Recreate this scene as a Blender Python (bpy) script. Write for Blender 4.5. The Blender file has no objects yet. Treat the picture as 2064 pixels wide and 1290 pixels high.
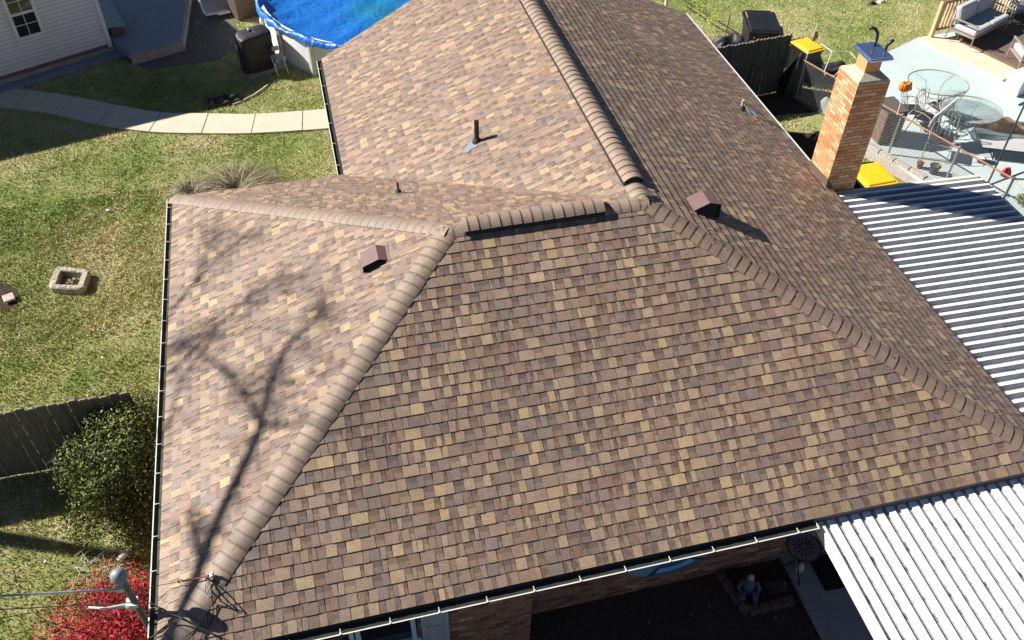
import bpy, math, random
import numpy as np
from mathutils import Vector, Matrix
random.seed(7); rng = np.random.default_rng(7)
R = math.radians
scene = bpy.context.scene
COL = scene.collection

# ------------------------------------------------------------------ camera, sky, sun, exposure
CAM = Vector((2.51992, -4.90787, 9.24302)); YAW, PIT, ROLL, FPX = 0.2565632, 0.7785256, 0.0193235, 1796.648
_f = Vector((math.sin(YAW)*math.cos(PIT), math.cos(YAW)*math.cos(PIT), -math.sin(PIT)))
_r0 = Vector((math.cos(YAW), -math.sin(YAW), 0)); _u0 = _r0.cross(_f)
_r = _r0*math.cos(ROLL) + _u0*math.sin(ROLL); _u = -_r0*math.sin(ROLL) + _u0*math.cos(ROLL)
cam = bpy.data.cameras.new('camera'); cam_o = bpy.data.objects.new('camera', cam); COL.objects.link(cam_o)
cam.sensor_width = 36; cam.lens = FPX/2064*36; cam.clip_start = 0.1; cam.clip_end = 2000
cam_o.matrix_world = Matrix(((_r.x, _u.x, -_f.x, CAM.x), (_r.y, _u.y, -_f.y, CAM.y), (_r.z, _u.z, -_f.z, CAM.z), (0, 0, 0, 1)))
scene.camera = cam_o
SUN_EL, SUN_AZ = R(35), R(153.5)
SUN = Vector((math.cos(SUN_EL)*math.cos(SUN_AZ), math.cos(SUN_EL)*math.sin(SUN_AZ), math.sin(SUN_EL)))
w = bpy.data.worlds.new('World'); scene.world = w; w.use_nodes = True
_nt = w.node_tree; _bg = _nt.nodes['Background']; _sky = _nt.nodes.new('ShaderNodeTexSky')
_sky.sky_type = 'NISHITA'; _sky.sun_disc = False; _sky.sun_elevation = SUN_EL; _sky.sun_rotation = R(90) - SUN_AZ
_sky.air_density = 0.5; _sky.dust_density = 0.1; _sky.ozone_density = 2.0; _sky.altitude = 200
_nt.links.new(_sky.outputs[0], _bg.inputs[0]); _bg.inputs[1].default_value = 0.05
sun = bpy.data.lights.new('sun', 'SUN'); sun.energy = 5.0; sun.angle = R(0.55); sun.color = (1.0, 0.95, 0.87)
sun_o = bpy.data.objects.new('sun', sun); COL.objects.link(sun_o)
sun_o.rotation_euler = SUN.to_track_quat('Z', 'Y').to_euler(); sun_o.location = (-20, 10, 20)
vs = scene.view_settings; vs.view_transform = 'Standard'; vs.look = 'None'; vs.gamma = 1; vs.exposure = 1.02
try: vs.use_curve_mapping = False
except Exception: pass

# ------------------------------------------------------------------ measured layout (metres; z = 0 at the eaves)
G = -2.6                         # ground level
L, W, EX, JX, XE, YN, YF, H = 2.8956, 4.05, 3.9934, 6.682, 11.12, 8.3552, 12.5936, 1.98319
YE = 12.95
def ray(px, py): return _f + _r*((px-1032)/FPX) - _u*((py-645)/FPX)
def at(px, py, z):
    d = ray(px, py); return CAM + d*((z-CAM.z)/d.z)
def onp(px, py, n, c):
    d = ray(px, py); n = Vector(n); return CAM + d*((c-CAM.dot(n))/d.dot(n))
def plane(a, b, c):
    a, b, c = map(Vector, (a, b, c)); n = (b-a).cross(c-a).normalized(); n = -n if n.z < 0 else n; return n, n.dot(a)
PW = plane((L, 0, 0), (L, 1, 0), (JX, 0, H)); PE = plane((XE, 0, 0), (XE, 1, 0), (JX, 0, H))
PS = plane((0, 0, 0), (1, 0, 0), (0, W, H)); PN = plane((0, YN, 0), (1, YN, 0), (0, W, H)); PC = plane((0, 0, 0), (0, 1, 0), (EX, 0, H))
P2 = lambda pts, z: [(at(x, y, z).x, at(x, y, z).y) for x, y in pts]

# ------------------------------------------------------------------ materials
def srgb(r, g, b):
    f = lambda c: (c/255/12.92 if c/255 <= .04045 else ((c/255+.055)/1.055)**2.4)
    return (f(r), f(g), f(b), 1)
class NT:
    def __init__(s, name):
        s.m = bpy.data.materials.new(name); s.m.use_nodes = True; s.t = s.m.node_tree; s.b = s.t.nodes['Principled BSDF']
        s.tc = s.t.nodes.new('ShaderNodeTexCoord')
    def n(s, kind, **kw):
        nd = s.t.nodes.new(kind)
        for k, v in kw.items(): setattr(nd, k, v)
        return nd
    def l(s, a, b): s.t.links.new(a, b)
    def noise(s, scale, detail=4, rough=.6, src='Object', stretch=None, dist=0):
        nd = s.n('ShaderNodeTexNoise'); nd.inputs['Scale'].default_value = scale; nd.inputs['Detail'].default_value = detail
        nd.inputs['Roughness'].default_value = rough; nd.inputs['Distortion'].default_value = dist
        if stretch:
            mp = s.n('ShaderNodeMapping'); mp.inputs['Scale'].default_value = stretch; s.l(s.tc.outputs[src], mp.inputs[0]); s.l(mp.outputs[0], nd.inputs['Vector'])
        else: s.l(s.tc.outputs[src], nd.inputs['Vector'])
        return nd.outputs['Fac']
    def ramp(s, fac, stops, interp='LINEAR'):
        r = s.n('ShaderNodeValToRGB'); r.color_ramp.interpolation = interp; e = r.color_ramp.elements
        while len(e) < len(stops): e.new(.5)
        for i, (p, c) in enumerate(stops): e[i].position = p; e[i].color = c if len(c) == 4 else (*c, 1)
        s.l(fac, r.inputs[0]); return r.outputs[0]
    def mix(s, a, b, fac, mode='MIX'):
        m = s.n('ShaderNodeMix', data_type='RGBA', blend_type=mode)
        for i, v in ((0, fac), (6, a), (7, b)):
            if hasattr(v, 'links'): s.l(v, m.inputs[i])
            else: m.inputs[i].default_value = v if i == 0 else (v if len(v) == 4 else (*v, 1))
        return m.outputs[2]
    def math(s, op, a, b=0, c=None):
        m = s.n('ShaderNodeMath', operation=op)
        for i, v in enumerate((a, b) if c is None else (a, b, c)):
            if hasattr(v, 'links'): s.l(v, m.inputs[i])
            else: m.inputs[i].default_value = v
        return m.outputs[0]
    def bump(s, h, dist=.005, strength=.6):
        b = s.n('ShaderNodeBump'); b.inputs['Distance'].default_value = dist; b.inputs['Strength'].default_value = strength
        s.l(h, b.inputs['Height']); s.l(b.outputs[0], s.b.inputs['Normal'])
    def color(s, c):
        if hasattr(c, 'links'): s.l(c, s.b.inputs['Base Color'])
        else: s.b.inputs['Base Color'].default_value = c if len(c) == 4 else (*c, 1)
    def set(s, rough=.7, metal=0, spec=.5, **k):
        s.b.inputs['Roughness'].default_value = rough; s.b.inputs['Metallic'].default_value = metal; s.b.inputs['Specular IOR Level'].default_value = spec
        for a, v in k.items(): s.b.inputs[a.replace('_', ' ')].default_value = v
        return s.m
M = {}
def simple(name, c, rough=.7, metal=0, var=.25, scale=6, bump=0, bscale=60, spec=.5, dirt=None, stretch=None, **k):
    t = NT(name); c = tuple(c[:3])
    d = tuple(x*(1-var) for x in c); l = tuple(min(1, x*(1+var*.6)) for x in c)
    col = t.ramp(t.noise(scale, 5, .65, stretch=stretch), [(.3, d), (.7, l)])
    if dirt: col = t.mix(col, dirt[0], t.ramp(t.noise(dirt[1], 6, .7), [(dirt[2], (0, 0, 0)), (min(.99, dirt[2]+.12), (1, 1, 1))]))
    t.color(col)
    if bump: t.bump(t.noise(bscale, 4, .6), bump)
    M[name] = t.set(rough, metal, spec, **k); return M[name]

# shingles: one colour per tab (face colour), granules on top
def shingle_mat(name, gr=.22):
    t = NT(name); a = t.n('ShaderNodeAttribute', attribute_name='Col')
    g = t.ramp(t.noise(75, 4, .85), [(.32, (1-gr*2.0,)*3), (.5, (1, 1, 1)), (.70, (1+gr*1.6, 1+gr*1.5, 1+gr*1.3))])
    c = t.mix(a.outputs['Color'], g, 1.0, 'MULTIPLY')
    b = t.ramp(t.noise(.5, 4, .6), [(.3, (.89, .88, .87)), (.7, (1.09, 1.07, 1.06))])
    b2 = t.ramp(t.noise(9, 4, .7), [(.3, (.86, .86, .86)), (.7, (1.12, 1.11, 1.10))])
    c = t.mix(t.mix(c, b, 1.0, 'MULTIPLY'), b2, 1.0, 'MULTIPLY')
    t.color(c); t.bump(t.noise(170, 3, .7), .004, .7); M[name] = t.set(.58, 0, .36)
shingle_mat('shingle', .27); shingle_mat('ridge_shingle', .20)

def brick_mat(name, stops, mortar, scale_w=.2, scale_h=.0667, msize=.012):
    t = NT(name)
    br = t.n('ShaderNodeTexBrick'); br.inputs['Scale'].default_value = 1; br.inputs['Brick Width'].default_value = scale_w
    br.inputs['Row Height'].default_value = scale_h; br.inputs['Mortar Size'].default_value = msize/2; br.inputs['Mortar Smooth'].default_value = .25
    br.inputs['Color1'].default_value = (0, 0, 0, 1); br.inputs['Color2'].default_value = (1, 1, 1, 1); br.inputs['Bias'].default_value = 0
    br.inputs['Mortar'].default_value = (.5, .5, .5, 1); t.l(t.tc.outputs['UV'], br.inputs['Vector'])
    c = t.ramp(br.outputs['Color'], stops)
    c = t.mix(c, t.ramp(t.noise(25, 5, .7), [(.25, (.72, .7, .7)), (.75, (1.25, 1.22, 1.2))]), 1.0, 'MULTIPLY')
    mo = t.mix(mortar, tuple(x*.6 for x in mortar), t.noise(8, 4))
    t.color(t.mix(c, mo, br.outputs['Fac']))
    hgt = t.math('SUBTRACT', t.math('MULTIPLY', t.noise(60, 4), .25), t.math('MULTIPLY', br.outputs['Fac'], 1.0))
    t.bump(hgt, .008, .9); M[name] = t.set(.85, 0, .3)
brick_mat('chimney_brick', [(0, (.40, .165, .078)), (.25, (.52, .24, .105)), (.5, (.57, .29, .13)), (.75, (.60, .34, .17)), (1, (.60, .41, .25))], (.26, .165, .11))
brick_mat('wall_brick', [(0, (.16, .06, .035)), (.3, (.28, .12, .06)), (.6, (.36, .17, .09)), (.85, (.30, .16, .10)), (1, (.5, .36, .24))], (.20, .15, .12))

# lawn
def lawn_nodes(t, bright):
    patch = t.noise(.35, 6, .62, dist=.6); clump = t.noise(2.6, 5, .7, dist=.4); fine = t.noise(17, 6, .85)
    v = t.math('ADD', t.math('MULTIPLY', patch, .60), t.math('ADD', t.math('MULTIPLY', clump, .30), t.math('MULTIPLY', fine, .28)))
    s = bright
    return t.ramp(v, [(.43, (.150*s, .215*s, .052*s)), (.525, (.235*s, .29*s, .082*s)), (.595, (.34*s, .35*s, .14*s)), (.665, (.46*s, .42*s, .22*s)), (.74, (.51*s, .43*s, .26*s))]), fine, clump
t = NT('lawn_ground'); c, fine, clump = lawn_nodes(t, .90); t.color(t.mix(c, (.10, .075, .045), t.ramp(t.noise(7, 6, .75), [(.60, (0, 0, 0)), (.70, (.8, .8, .8))])))
t.bump(t.math('ADD', fine, clump), .06, .8); M['lawn_ground'] = t.set(.95, 0, .15)
t = NT('grass_blade'); c, fine, clump = lawn_nodes(t, 1.10); a = t.n('ShaderNodeAttribute', attribute_name='Col')
t.color(t.mix(c, a.outputs['Color'], 1.0, 'MULTIPLY')); M['grass_blade'] = t.set(.75, 0, .25)
def leaf_mat(name, rough=.5, spec=.5, trans=.15):
    t = NT(name); a = t.n('ShaderNodeAttribute', attribute_name='Col'); t.color(a.outputs['Color'])
    M[name] = t.set(rough, 0, spec)
leaf_mat('leaf_gloss', .55, .3); leaf_mat('leaf_matte', .7, .3); leaf_mat('painted_pattern', .8, .3)

simple('gravel', (.44, .40, .35), .9, var=.55, scale=45, bump=.02, bscale=40)
simple('gravel_dark', (.14, .125, .11), .95, var=.6, scale=35, bump=.03, bscale=35)
simple('mulch', (.075, .052, .040), 1.0, var=.6, scale=30, bump=.03, bscale=40, spec=.05)
simple('concrete_path', (.53, .49, .38), .85, var=.10, scale=3, bump=.002, bscale=90, dirt=((.33, .29, .23), 1.3, .6))
simple('concrete_grey', (.34, .33, .31), .88, var=.2, scale=2.5, bump=.003, bscale=70, dirt=((.18, .17, .16), 1.5, .58))
simple('patio_paint', (.47, .545, .53), .6, var=.07, scale=1.5, bump=.001, bscale=60, dirt=((.42, .48, .47), 1.7, .68))
simple('beige_slab', (.66, .54, .40), .8, var=.12, scale=2, bump=.002, dirt=((.5, .38, .27), 2.2, .62))
simple('walk_blue', (.25, .265, .29), .7, var=.12, scale=3, bump=.002, dirt=((.1, .11, .125), 2.0, .62))
simple('kerb_stone', (.36, .33, .29), .9, var=.35, scale=20, bump=.01, bscale=35)
simple('fire_stone', (.40, .35, .28), .92, var=.38, scale=14, bump=.02, bscale=30, dirt=((.16, .13, .10), 9, .56))
simple('red_edging', (.10, .062, .055), .9, var=.3, scale=15, bump=.01)
simple('gutter_white', (.70, .69, .64), .4, var=.05, scale=3)
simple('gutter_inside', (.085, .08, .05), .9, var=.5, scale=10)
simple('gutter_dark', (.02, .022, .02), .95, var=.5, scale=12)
simple('fascia', (.72, .71, .66), .55, var=.07)
simple('drip_edge', (.10, .085, .075), .6)
simple('pipe_black', (.018, .016, .015), .45, var=.3)
simple('pipe_rust', (.16, .055, .03), .8, var=.4, scale=25)
simple('pipe_cream', (.55, .52, .36), .6)
simple('rubber', (.03, .03, .032), .7)
simple('flash_metal', (.62, .66, .72), .28, .85, var=.15, scale=20)
simple('cap_metal', (.34, .46, .72), .22, .9, var=.12, scale=9)
simple('vent_brown', (.150, .085, .078), .55, var=.10, scale=8)
simple('flash_brown', (.11, .072, .055), .6, var=.12)
simple('vent_underside', (.02, .018, .018), .9)
simple('crown_mortar', (.42, .37, .28), .92, var=.25, scale=9, bump=.01, bscale=30, dirt=((.20, .16, .11), 5, .60))
simple('clay_flue', (.62, .27, .12), .8, var=.15, scale=14)
simple('clay_rim', (.55, .40, .32), .8)
simple('screen_dark', (.05, .045, .04), .7, .3)
simple('aluminium_white', (.84, .85, .87), .45, .0, var=.07, scale=4, dirt=((.30, .33, .38), 3.5, .66), stretch=(1, 1, 1))
simple('aluminium_worn', (.80, .80, .80), .45, .0, var=.08, scale=5, dirt=((.30, .31, .33), 6, .60), stretch=(.5, 3, 1))
simple('pan_dirt_shade', (.34, .355, .38), .6, .1, var=.35, scale=7, dirt=((.05, .05, .055), 4.5, .52), stretch=(.4, 2, 1))  # groove dirt, with the blue-grey groove shade mixed into the colour
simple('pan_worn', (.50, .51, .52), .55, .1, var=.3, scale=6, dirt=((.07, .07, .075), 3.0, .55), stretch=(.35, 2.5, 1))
simple('pan_shaded_side', (.27, .285, .32), .6, .1, var=.3, scale=6)  # rib sides turned from the sun, their shade put into the colour
simple('beam_cream', (.66, .64, .55), .6, var=.07, dirt=((.48, .45, .37), 4, .66))
simple('siding', (.68, .68, .68), .6, var=.05, scale=2)
simple('siding_lap_shade', (.33, .33, .32), .8)  # dark strip at each board lip: the lap's shadow line painted on
simple('trim_white', (.72, .72, .72), .5, var=.05)
simple('window_blue_white', (.50, .58, .70), .5, var=.06)
simple('shutter_grey', (.36, .39, .40), .6, var=.06)
simple('roof_grey', (.10, .095, .09), .9, var=.3, scale=20)
t = NT('window_glass'); t.color((.015, .018, .022)); M['window_glass'] = t.set(.06, 0, .6)
simple('fence_dark', (.065, .06, .052), .9, var=.5, scale=5, bump=.004, stretch=(6, 6, .6))
simple('fence_grey', (.135, .118, .095), .9, var=.45, scale=5, bump=.004, stretch=(6, 6, .6))
simple('fence_tip', (.30, .27, .23), .9, var=.3, scale=14)
simple('wood_deck', (.15, .10, .075), .8, var=.25, scale=5, stretch=(1, 8, 1))
simple('wood_post', (.52, .38, .20), .8, var=.2, scale=6, stretch=(5, 5, 1))
simple('wood_brown', (.20, .13, .09), .85, var=.35, scale=7)
simple('bark', (.09, .075, .06), .95, var=.4, scale=12, bump=.01)
simple('bin_black', (.012, .012, .013), .42, var=.3)
simple('bin_yellow', (.78, .47, .015), .38, var=.05, scale=3, spec=.4)
simple('cover_black', (.020, .016, .022), .55, var=.4, scale=6, bump=.02, bscale=7)
simple('plastic_white', (.75, .75, .74), .4, var=.06)
simple('plastic_grey', (.35, .36, .38), .5)
simple('mesh_black', (.03, .03, .03), .7)
simple('galv', (.42, .43, .43), .38, .7, var=.25, scale=15)
simple('rust_rail', (.34, .17, .11), .75, .2, var=.45, scale=30)
simple('wire', (.40, .41, .42), .5, .6)
simple('wire_dark', (.05, .05, .05), .5, .5)
simple('rope_white', (.68, .64, .58), .8)
simple('cushion', (.42, .42, .42), .95, var=.07, scale=30, bump=.004, bscale=40)
simple('frame_taupe', (.33, .29, .25), .5, .2)
simple('lattice_brown', (.10, .085, .075), .8, var=.3, scale=15)
simple('pumpkin', (.78, .20, .025), .5, var=.12, scale=10)
simple('red_plastic', (.62, .035, .04), .45, var=.2)
simple('pot_red', (.22, .03, .03), .5); simple('pot_black', (.035, .035, .035), .5); simple('soil', (.05, .04, .03), 1)
simple('mast_grey', (.13, .14, .15), .55, .3, var=.15, scale=12)
simple('dome_grey', (.24, .26, .29), .55, .2, var=.12, scale=9)
simple('ornament_blue', (.07, .085, .12), .6, var=.25, scale=14)
simple('stone_pale', (.5, .44, .36), .85)
simple('mat_black', (.008, .008, .009), .95)
simple('iron_black', (.02, .02, .022), .5, .4)
simple('table_grey', (.18, .19, .23), .5)
simple('glass_wheel', (.35, .25, .2), .7)
t = NT('table_glass'); t.color((.80, .92, .90)); M['table_glass'] = t.set(.05, 0, .5, Transmission_Weight=.80, IOR=1.15, Alpha=.75)
simple('cloth_orange', (.75, .28, .05), .8)
# pool tarp: blue with a green murky puddle in the middle
t = NT('tarp'); vx = t.n('ShaderNodeVectorMath', operation='DISTANCE'); t.l(t.tc.outputs['Object'], vx.inputs[0]); vx.inputs[1].default_value = (-.5, -.9, 0)
murk = t.math('ADD', vx.outputs['Value'], t.math('MULTIPLY', t.noise(1.3, 4, .6), .9))
c = t.ramp(t.math('MULTIPLY', murk, .25), [(.10, (.04, .08, .03)), (.22, (.02, .13, .12)), (.34, (.008, .16, .36)), (.46, (.008, .13, .47))])
c = t.mix(c, t.ramp(t.noise(3.5, 6, .7, stretch=(1, 2.4, 1)), [(.3, (.88, .9, .92)), (.7, (1.15, 1.12, 1.08))]), 1.0, 'MULTIPLY')
t.color(c); t.bump(t.noise(2.4, 5, .58, dist=1.8), .07, .8); M['tarp'] = t.set(.36, 0, .5)

# ------------------------------------------------------------------ mesh helpers
ORG = {}
class MB:
    def __init__(s): s.v = []; s.f = []; s.mi = []; s.c = []; s.m = 0; s.col = (1, 1, 1); s.X = None
    def add(s, vs, fs):
        o = len(s.v)
        for p in vs:
            p = Vector(p); s.v.append(s.X @ p if s.X is not None else p)
        for f in fs: s.f.append([o+i for i in f]); s.mi.append(s.m); s.c.append(s.col)
        return s
    def poly(s, pts): return s.add(pts, [list(range(len(pts)))])
    def box(s, c, d, rz=0, rx=0, ry=0, taper=1):
        x, y, z = d[0]/2, d[1]/2, d[2]/2; m = Matrix.Translation(Vector(c)) @ Matrix.Rotation(rz, 4, 'Z') @ Matrix.Rotation(ry, 4, 'Y') @ Matrix.Rotation(rx, 4, 'X')
        k = taper
        vs = [m @ Vector(p) for p in ((-x*k, -y*k, -z), (x*k, -y*k, -z), (x*k, y*k, -z), (-x*k, y*k, -z), (-x, -y, z), (x, -y, z), (x, y, z), (-x, y, z))]
        return s.add(vs, [(0, 3, 2, 1), (4, 5, 6, 7), (0, 1, 5, 4), (1, 2, 6, 5), (2, 3, 7, 6), (3, 0, 4, 7)])
    def prism(s, pts, z0, z1):
        n = len(pts)
        ar = sum(pts[i][0]*pts[(i+1) % n][1]-pts[(i+1) % n][0]*pts[i][1] for i in range(n))
        if ar < 0: pts = pts[::-1]
        return s.add([(x, y, z0) for x, y in pts]+[(x, y, z1) for x, y in pts], [list(range(n))[::-1], list(range(n, 2*n))]+[(i, (i+1) % n, n+(i+1) % n, n+i) for i in range(n)])
    def tube(s, pts, r, n=8, cap=True, closed=False):
        pts = [Vector(p) for p in pts]; rr = r if isinstance(r, (list, tuple)) else [r]*len(pts); vs = []; prev = None; N = len(pts)
        for i, p in enumerate(pts):
            a = pts[(i-1) % N] if (closed or i) else p; b = pts[(i+1) % N] if (closed or i < N-1) else p
            d = (b-a).normalized() if (b-a).length > 1e-9 else Vector((0, 0, 1))
            if prev is None: prev = d.orthogonal().normalized()
            prev = (prev-d*prev.dot(d)); prev = prev.normalized() if prev.length > 1e-6 else d.orthogonal().normalized()
            q = d.cross(prev)
            vs += [p+(prev*math.cos(2*math.pi*k/n)+q*math.sin(2*math.pi*k/n))*rr[i] for k in range(n)]
        fs = [(i*n+k, i*n+(k+1) % n, ((i+1) % N)*n+(k+1) % n, ((i+1) % N)*n+k) for i in range(N if closed else N-1) for k in range(n)]
        if cap and not closed: fs += [list(range(n))[::-1], [(N-1)*n+k for k in range(n)]]
        return s.add(vs, fs)
    def lathe(s, prof, c=(0, 0, 0), n=24, sx=1, sy=1, cap=True):
        c = Vector(c); vs = []; m = len(prof)
        for rr, z in prof: vs += [c+Vector((rr*sx*math.cos(2*math.pi*k/n), rr*sy*math.sin(2*math.pi*k/n), z)) for k in range(n)]
        fs = [(i*n+k, i*n+(k+1) % n, (i+1)*n+(k+1) % n, (i+1)*n+k) for i in range(m-1) for k in range(n)]
        if cap and prof[0][0] > 1e-6: fs.append(list(range(n))[::-1])
        if cap and prof[-1][0] > 1e-6: fs.append([(m-1)*n+k for k in range(n)])
        return s.add(vs, fs)
    def build(s, name, mats, parent=None, smooth=False, bevel=0, local=False, origin=None, col=False):
        o3 = Vector((0, 0, 0))
        if parent is not None: o3 = ORG[parent.name]
        org = o3 if origin is None else Vector(origin)
        vs = np.array([tuple(p) for p in s.v], dtype=np.float32)
        if not local: vs = vs-np.array(tuple(org), dtype=np.float32)
        me = bpy.data.meshes.new(name); me.from_pydata(vs.tolist(), [], s.f)
        mats = mats if isinstance(mats, (list, tuple)) else [mats]
        for m in mats: me.materials.append(M[m])
        if len(mats) > 1: me.polygons.foreach_set('material_index', s.mi)
        uv = me.uv_layers.new(name='UVMap').data; arr = np.zeros(len(uv)*2, dtype=np.float32)
        for p in me.polygons:
            n = p.normal
            if abs(n.z) < .75: t = Vector((-n.y, n.x, 0)).normalized() if (n.x or n.y) else Vector((1, 0, 0))
            for li in p.loop_indices:
                q = me.vertices[me.loops[li].vertex_index].co + org
                arr[2*li:2*li+2] = (q.dot(t), q.z) if abs(n.z) < .75 else (q.x, q.y)
        uv.foreach_set('uv', arr)
        if col:
            ca = me.color_attributes.new('Col', 'FLOAT_COLOR', 'CORNER'); cc = []
            for p, c in zip(me.polygons, s.c): cc += [c[0], c[1], c[2], 1]*p.loop_total
            ca.data.foreach_set('color', cc)
        if smooth: me.polygons.foreach_set('use_smooth', [True]*len(me.polygons))
        me.update(); o = bpy.data.objects.new(name, me); COL.objects.link(o)
        if parent is not None: o.parent = parent
        if origin is not None: o.location = org-o3
        elif local and parent is None: pass
        ORG[o.name] = org if not local else o3
        if bevel:
            b = o.modifiers.new('bevel', 'BEVEL'); b.width = bevel; b.segments = 2; b.limit_method = 'ANGLE'; b.angle_limit = R(40)
        if smooth:
            try: o.modifiers.new('wn', 'WEIGHTED_NORMAL')
            except Exception: pass
        return o
def tag(o, label=None, cat=None, group=None, kind=None):
    if label: o['label'] = label
    if cat: o['category'] = cat
    if group: o['group'] = group
    if kind: o['kind'] = kind
    return o
def thing(name, label, cat, loc=(0, 0, 0), group=None, rz=0):
    o = bpy.data.objects.new(name, None); COL.objects.link(o); o.location = loc; o.rotation_euler = (0, 0, rz); o.empty_display_size = .2
    ORG[o.name] = Vector(loc); return tag(o, label, cat, group)
def kids(o): return [c for c in bpy.data.objects if c.parent == o]
def dup(o, parent=None, loc=None, rz=None, label=None):
    c = o.copy(); COL.objects.link(c); c.parent = parent
    if loc is not None: c.location = loc
    if rz is not None: c.rotation_euler = (0, 0, rz)
    if label: c['label'] = label
    for k in kids(o): dup(k, c)
    return c
def jit(c, v=.1): k = 1+random.uniform(-v, v); return (c[0]*k, c[1]*k*random.uniform(.97, 1.03), c[2]*k*random.uniform(.95, 1.05))
def lerp(a, b, t): return Vector(a)*(1-t)+Vector(b)*t
def inpoly(x, y, poly):
    ins = np.zeros(len(x), bool); n = len(poly)
    for i in range(n):
        x1, y1 = poly[i]; x2, y2 = poly[(i+1) % n]
        if y1 == y2: continue
        ins ^= ((y1 > y) != (y2 > y)) & (x < (x2-x1)*(y-y1)/(y2-y1)+x1)
    return ins

# ================================================================== THE SETTING
gm = MB(); S_ = 400
gm.add([(-S_, -S_, G), (S_, -S_, G), (S_, S_, G), (-S_, S_, G)], [(0, 1, 2, 3)])
tag(gm.build('ground', 'lawn_ground'), kind='structure')
# curved concrete path: slabs with open joints
tp = [(-120, 158), (-35, 170), (59, 184), (152, 197), (235, 214), (326, 229), (421, 231), (516, 232), (611, 226), (690, 219)]
bp = [(-170, 212), (-65, 214), (31, 221), (114, 233), (195, 252), (301, 268), (407, 271), (507, 271), (610, 265), (700, 258)]
tw, bw = P2(tp, G), P2(bp, G); pm = MB()
def curve_pt(a, i, t):
    q = [Vector((*a[max(0, min(len(a)-1, j))], 0)) for j in (i-1, i, i+1, i+2)]
    return (q[1]*2+(q[2]-q[0])*t+(q[0]*2-q[1]*5+q[2]*4-q[3])*t*t+(q[1]*3-q[0]-q[2]*3+q[3])*t**3)/2
PATHPOLY = tw + bw[::-1]
for i in range(len(tw)-1):
    e = .008; ts = [e, .25, .5, .75, 1-e]
    pts = [curve_pt(tw, i, t) for t in ts]+[curve_pt(bw, i, t) for t in ts[::-1]]
    pm.prism([(p.x, p.y) for p in pts], G-.06, G+.045+random.uniform(-.004, .004))
tag(pm.build('path', 'concrete_path', bevel=.006), kind='structure')
# painted patio, beige strip, kerb with gravel
patio = P2([(1851, 77), (1795, 104), (1740, 131), (1700, 215), (1752, 293), (1830, 350), (1935, 430)], G)+[(17.6, 6.6), (26, 6.6), (26, 15.5)]
tag(MB().prism(patio, G-.1, G+.03).build('patio', 'patio_paint'), kind='structure')
beige = P2([(1851, 76.5), (1869, 72), (1935.5, 79.6), (2032, 126), (2100, 160), (2100, 172), (2028, 158), (2021, 161), (1963.6, 132), (1881, 93.7)], G+.08)
tag(MB().prism(beige, G-.1, G+.08).build('paving_strip', 'beige_slab', bevel=.01), kind='structure')
def off(p, q, d):
    v = Vector((q[0]-p[0], q[1]-p[1], 0)).normalized(); n = Vector((-v.y, v.x, 0)); return [(p[0]+n.x*d, p[1]+n.y*d), (q[0]+n.x*d, q[1]+n.y*d)]
FA, FB = (14.45, 13.05), (16.45, 7.35)
o1 = off(FA, FB, -.02); o2 = off(FA, FB, -.16); o3 = off(FA, FB, -.55)
km = MB()
f = lambda o, t: (o[0][0]+(o[1][0]-o[0][0])*t, o[0][1]+(o[1][1]-o[0][1])*t)
for i in range(5, 14):
    a0, a1 = i/14+.002, (i+1)/14-.002
    f = lambda o, t: (o[0][0]+(o[1][0]-o[0][0])*t, o[0][1]+(o[1][1]-o[0][1])*t)
    km.prism([f(o1, a0), f(o1, a1), f(o2, a1), f(o2, a0)], G-.1, G+.10+random.uniform(-.01, .01))
tag(km.build('kerb', 'kerb_stone', bevel=.012), kind='structure')
tag(MB().add([(*p, G+.010) for p in (f(o2, .35), o2[1], o3[1], f(o3, .35))], [(3, 2, 1, 0)]).build('gravel_strip', 'gravel'), kind='structure')
gb = P2([(378, -30), (430, -30), (455, 20), (495, 78), (440, 122), (300, 142), (240, 118), (365, 85)], G)
tag(MB().poly([(x, y, G+.006) for x, y in gb[::-1]]).build('gravel_bed', 'gravel_dark'), kind='structure')
sy = MB(); sy.poly([(x, y, G+.006) for x, y in [(10.9, 9), (14.3, 9.2), (14.8, 10.6), (14.2, 11.3), (13.3, 11.6), (10.9, 12.2)]]); sy.poly([(x, y, G+.0062) for x, y in [(12.3, 12.47), (13.3, 12.25), (14.75, 12.15), (14.5, 12.9), (14.3, 13.4), (10.9, 13.0)]])  # dark sheets paint the yard's deep shade, sunlit strip left as grass
tag(sy.build('side_yard_shade', 'mulch'), kind='structure')
# bed and walk on the south side
tag(MB().add([(-1.0, -14, G+.006), (8.24, -14, G+.006), (8.24, .9, G+.006), (-1.0, .9, G+.006)], [(0, 1, 2, 3)]).build('mulch_bed', 'mulch'), kind='structure')
tag(MB().prism([(8.24, .9), (8.24, -14), (9.75, -14), (9.75, .9)], G-.06, G+.05).build('walkway', 'walk_blue', bevel=.008), kind='structure')
tag(MB().prism([(9.76, .9), (9.76, -14), (22, -14), (22, 3), (11.2, 3), (11.2, .9)], G-.06, G+.035).build('carport_slab', 'walk_blue'), kind='structure')

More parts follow.
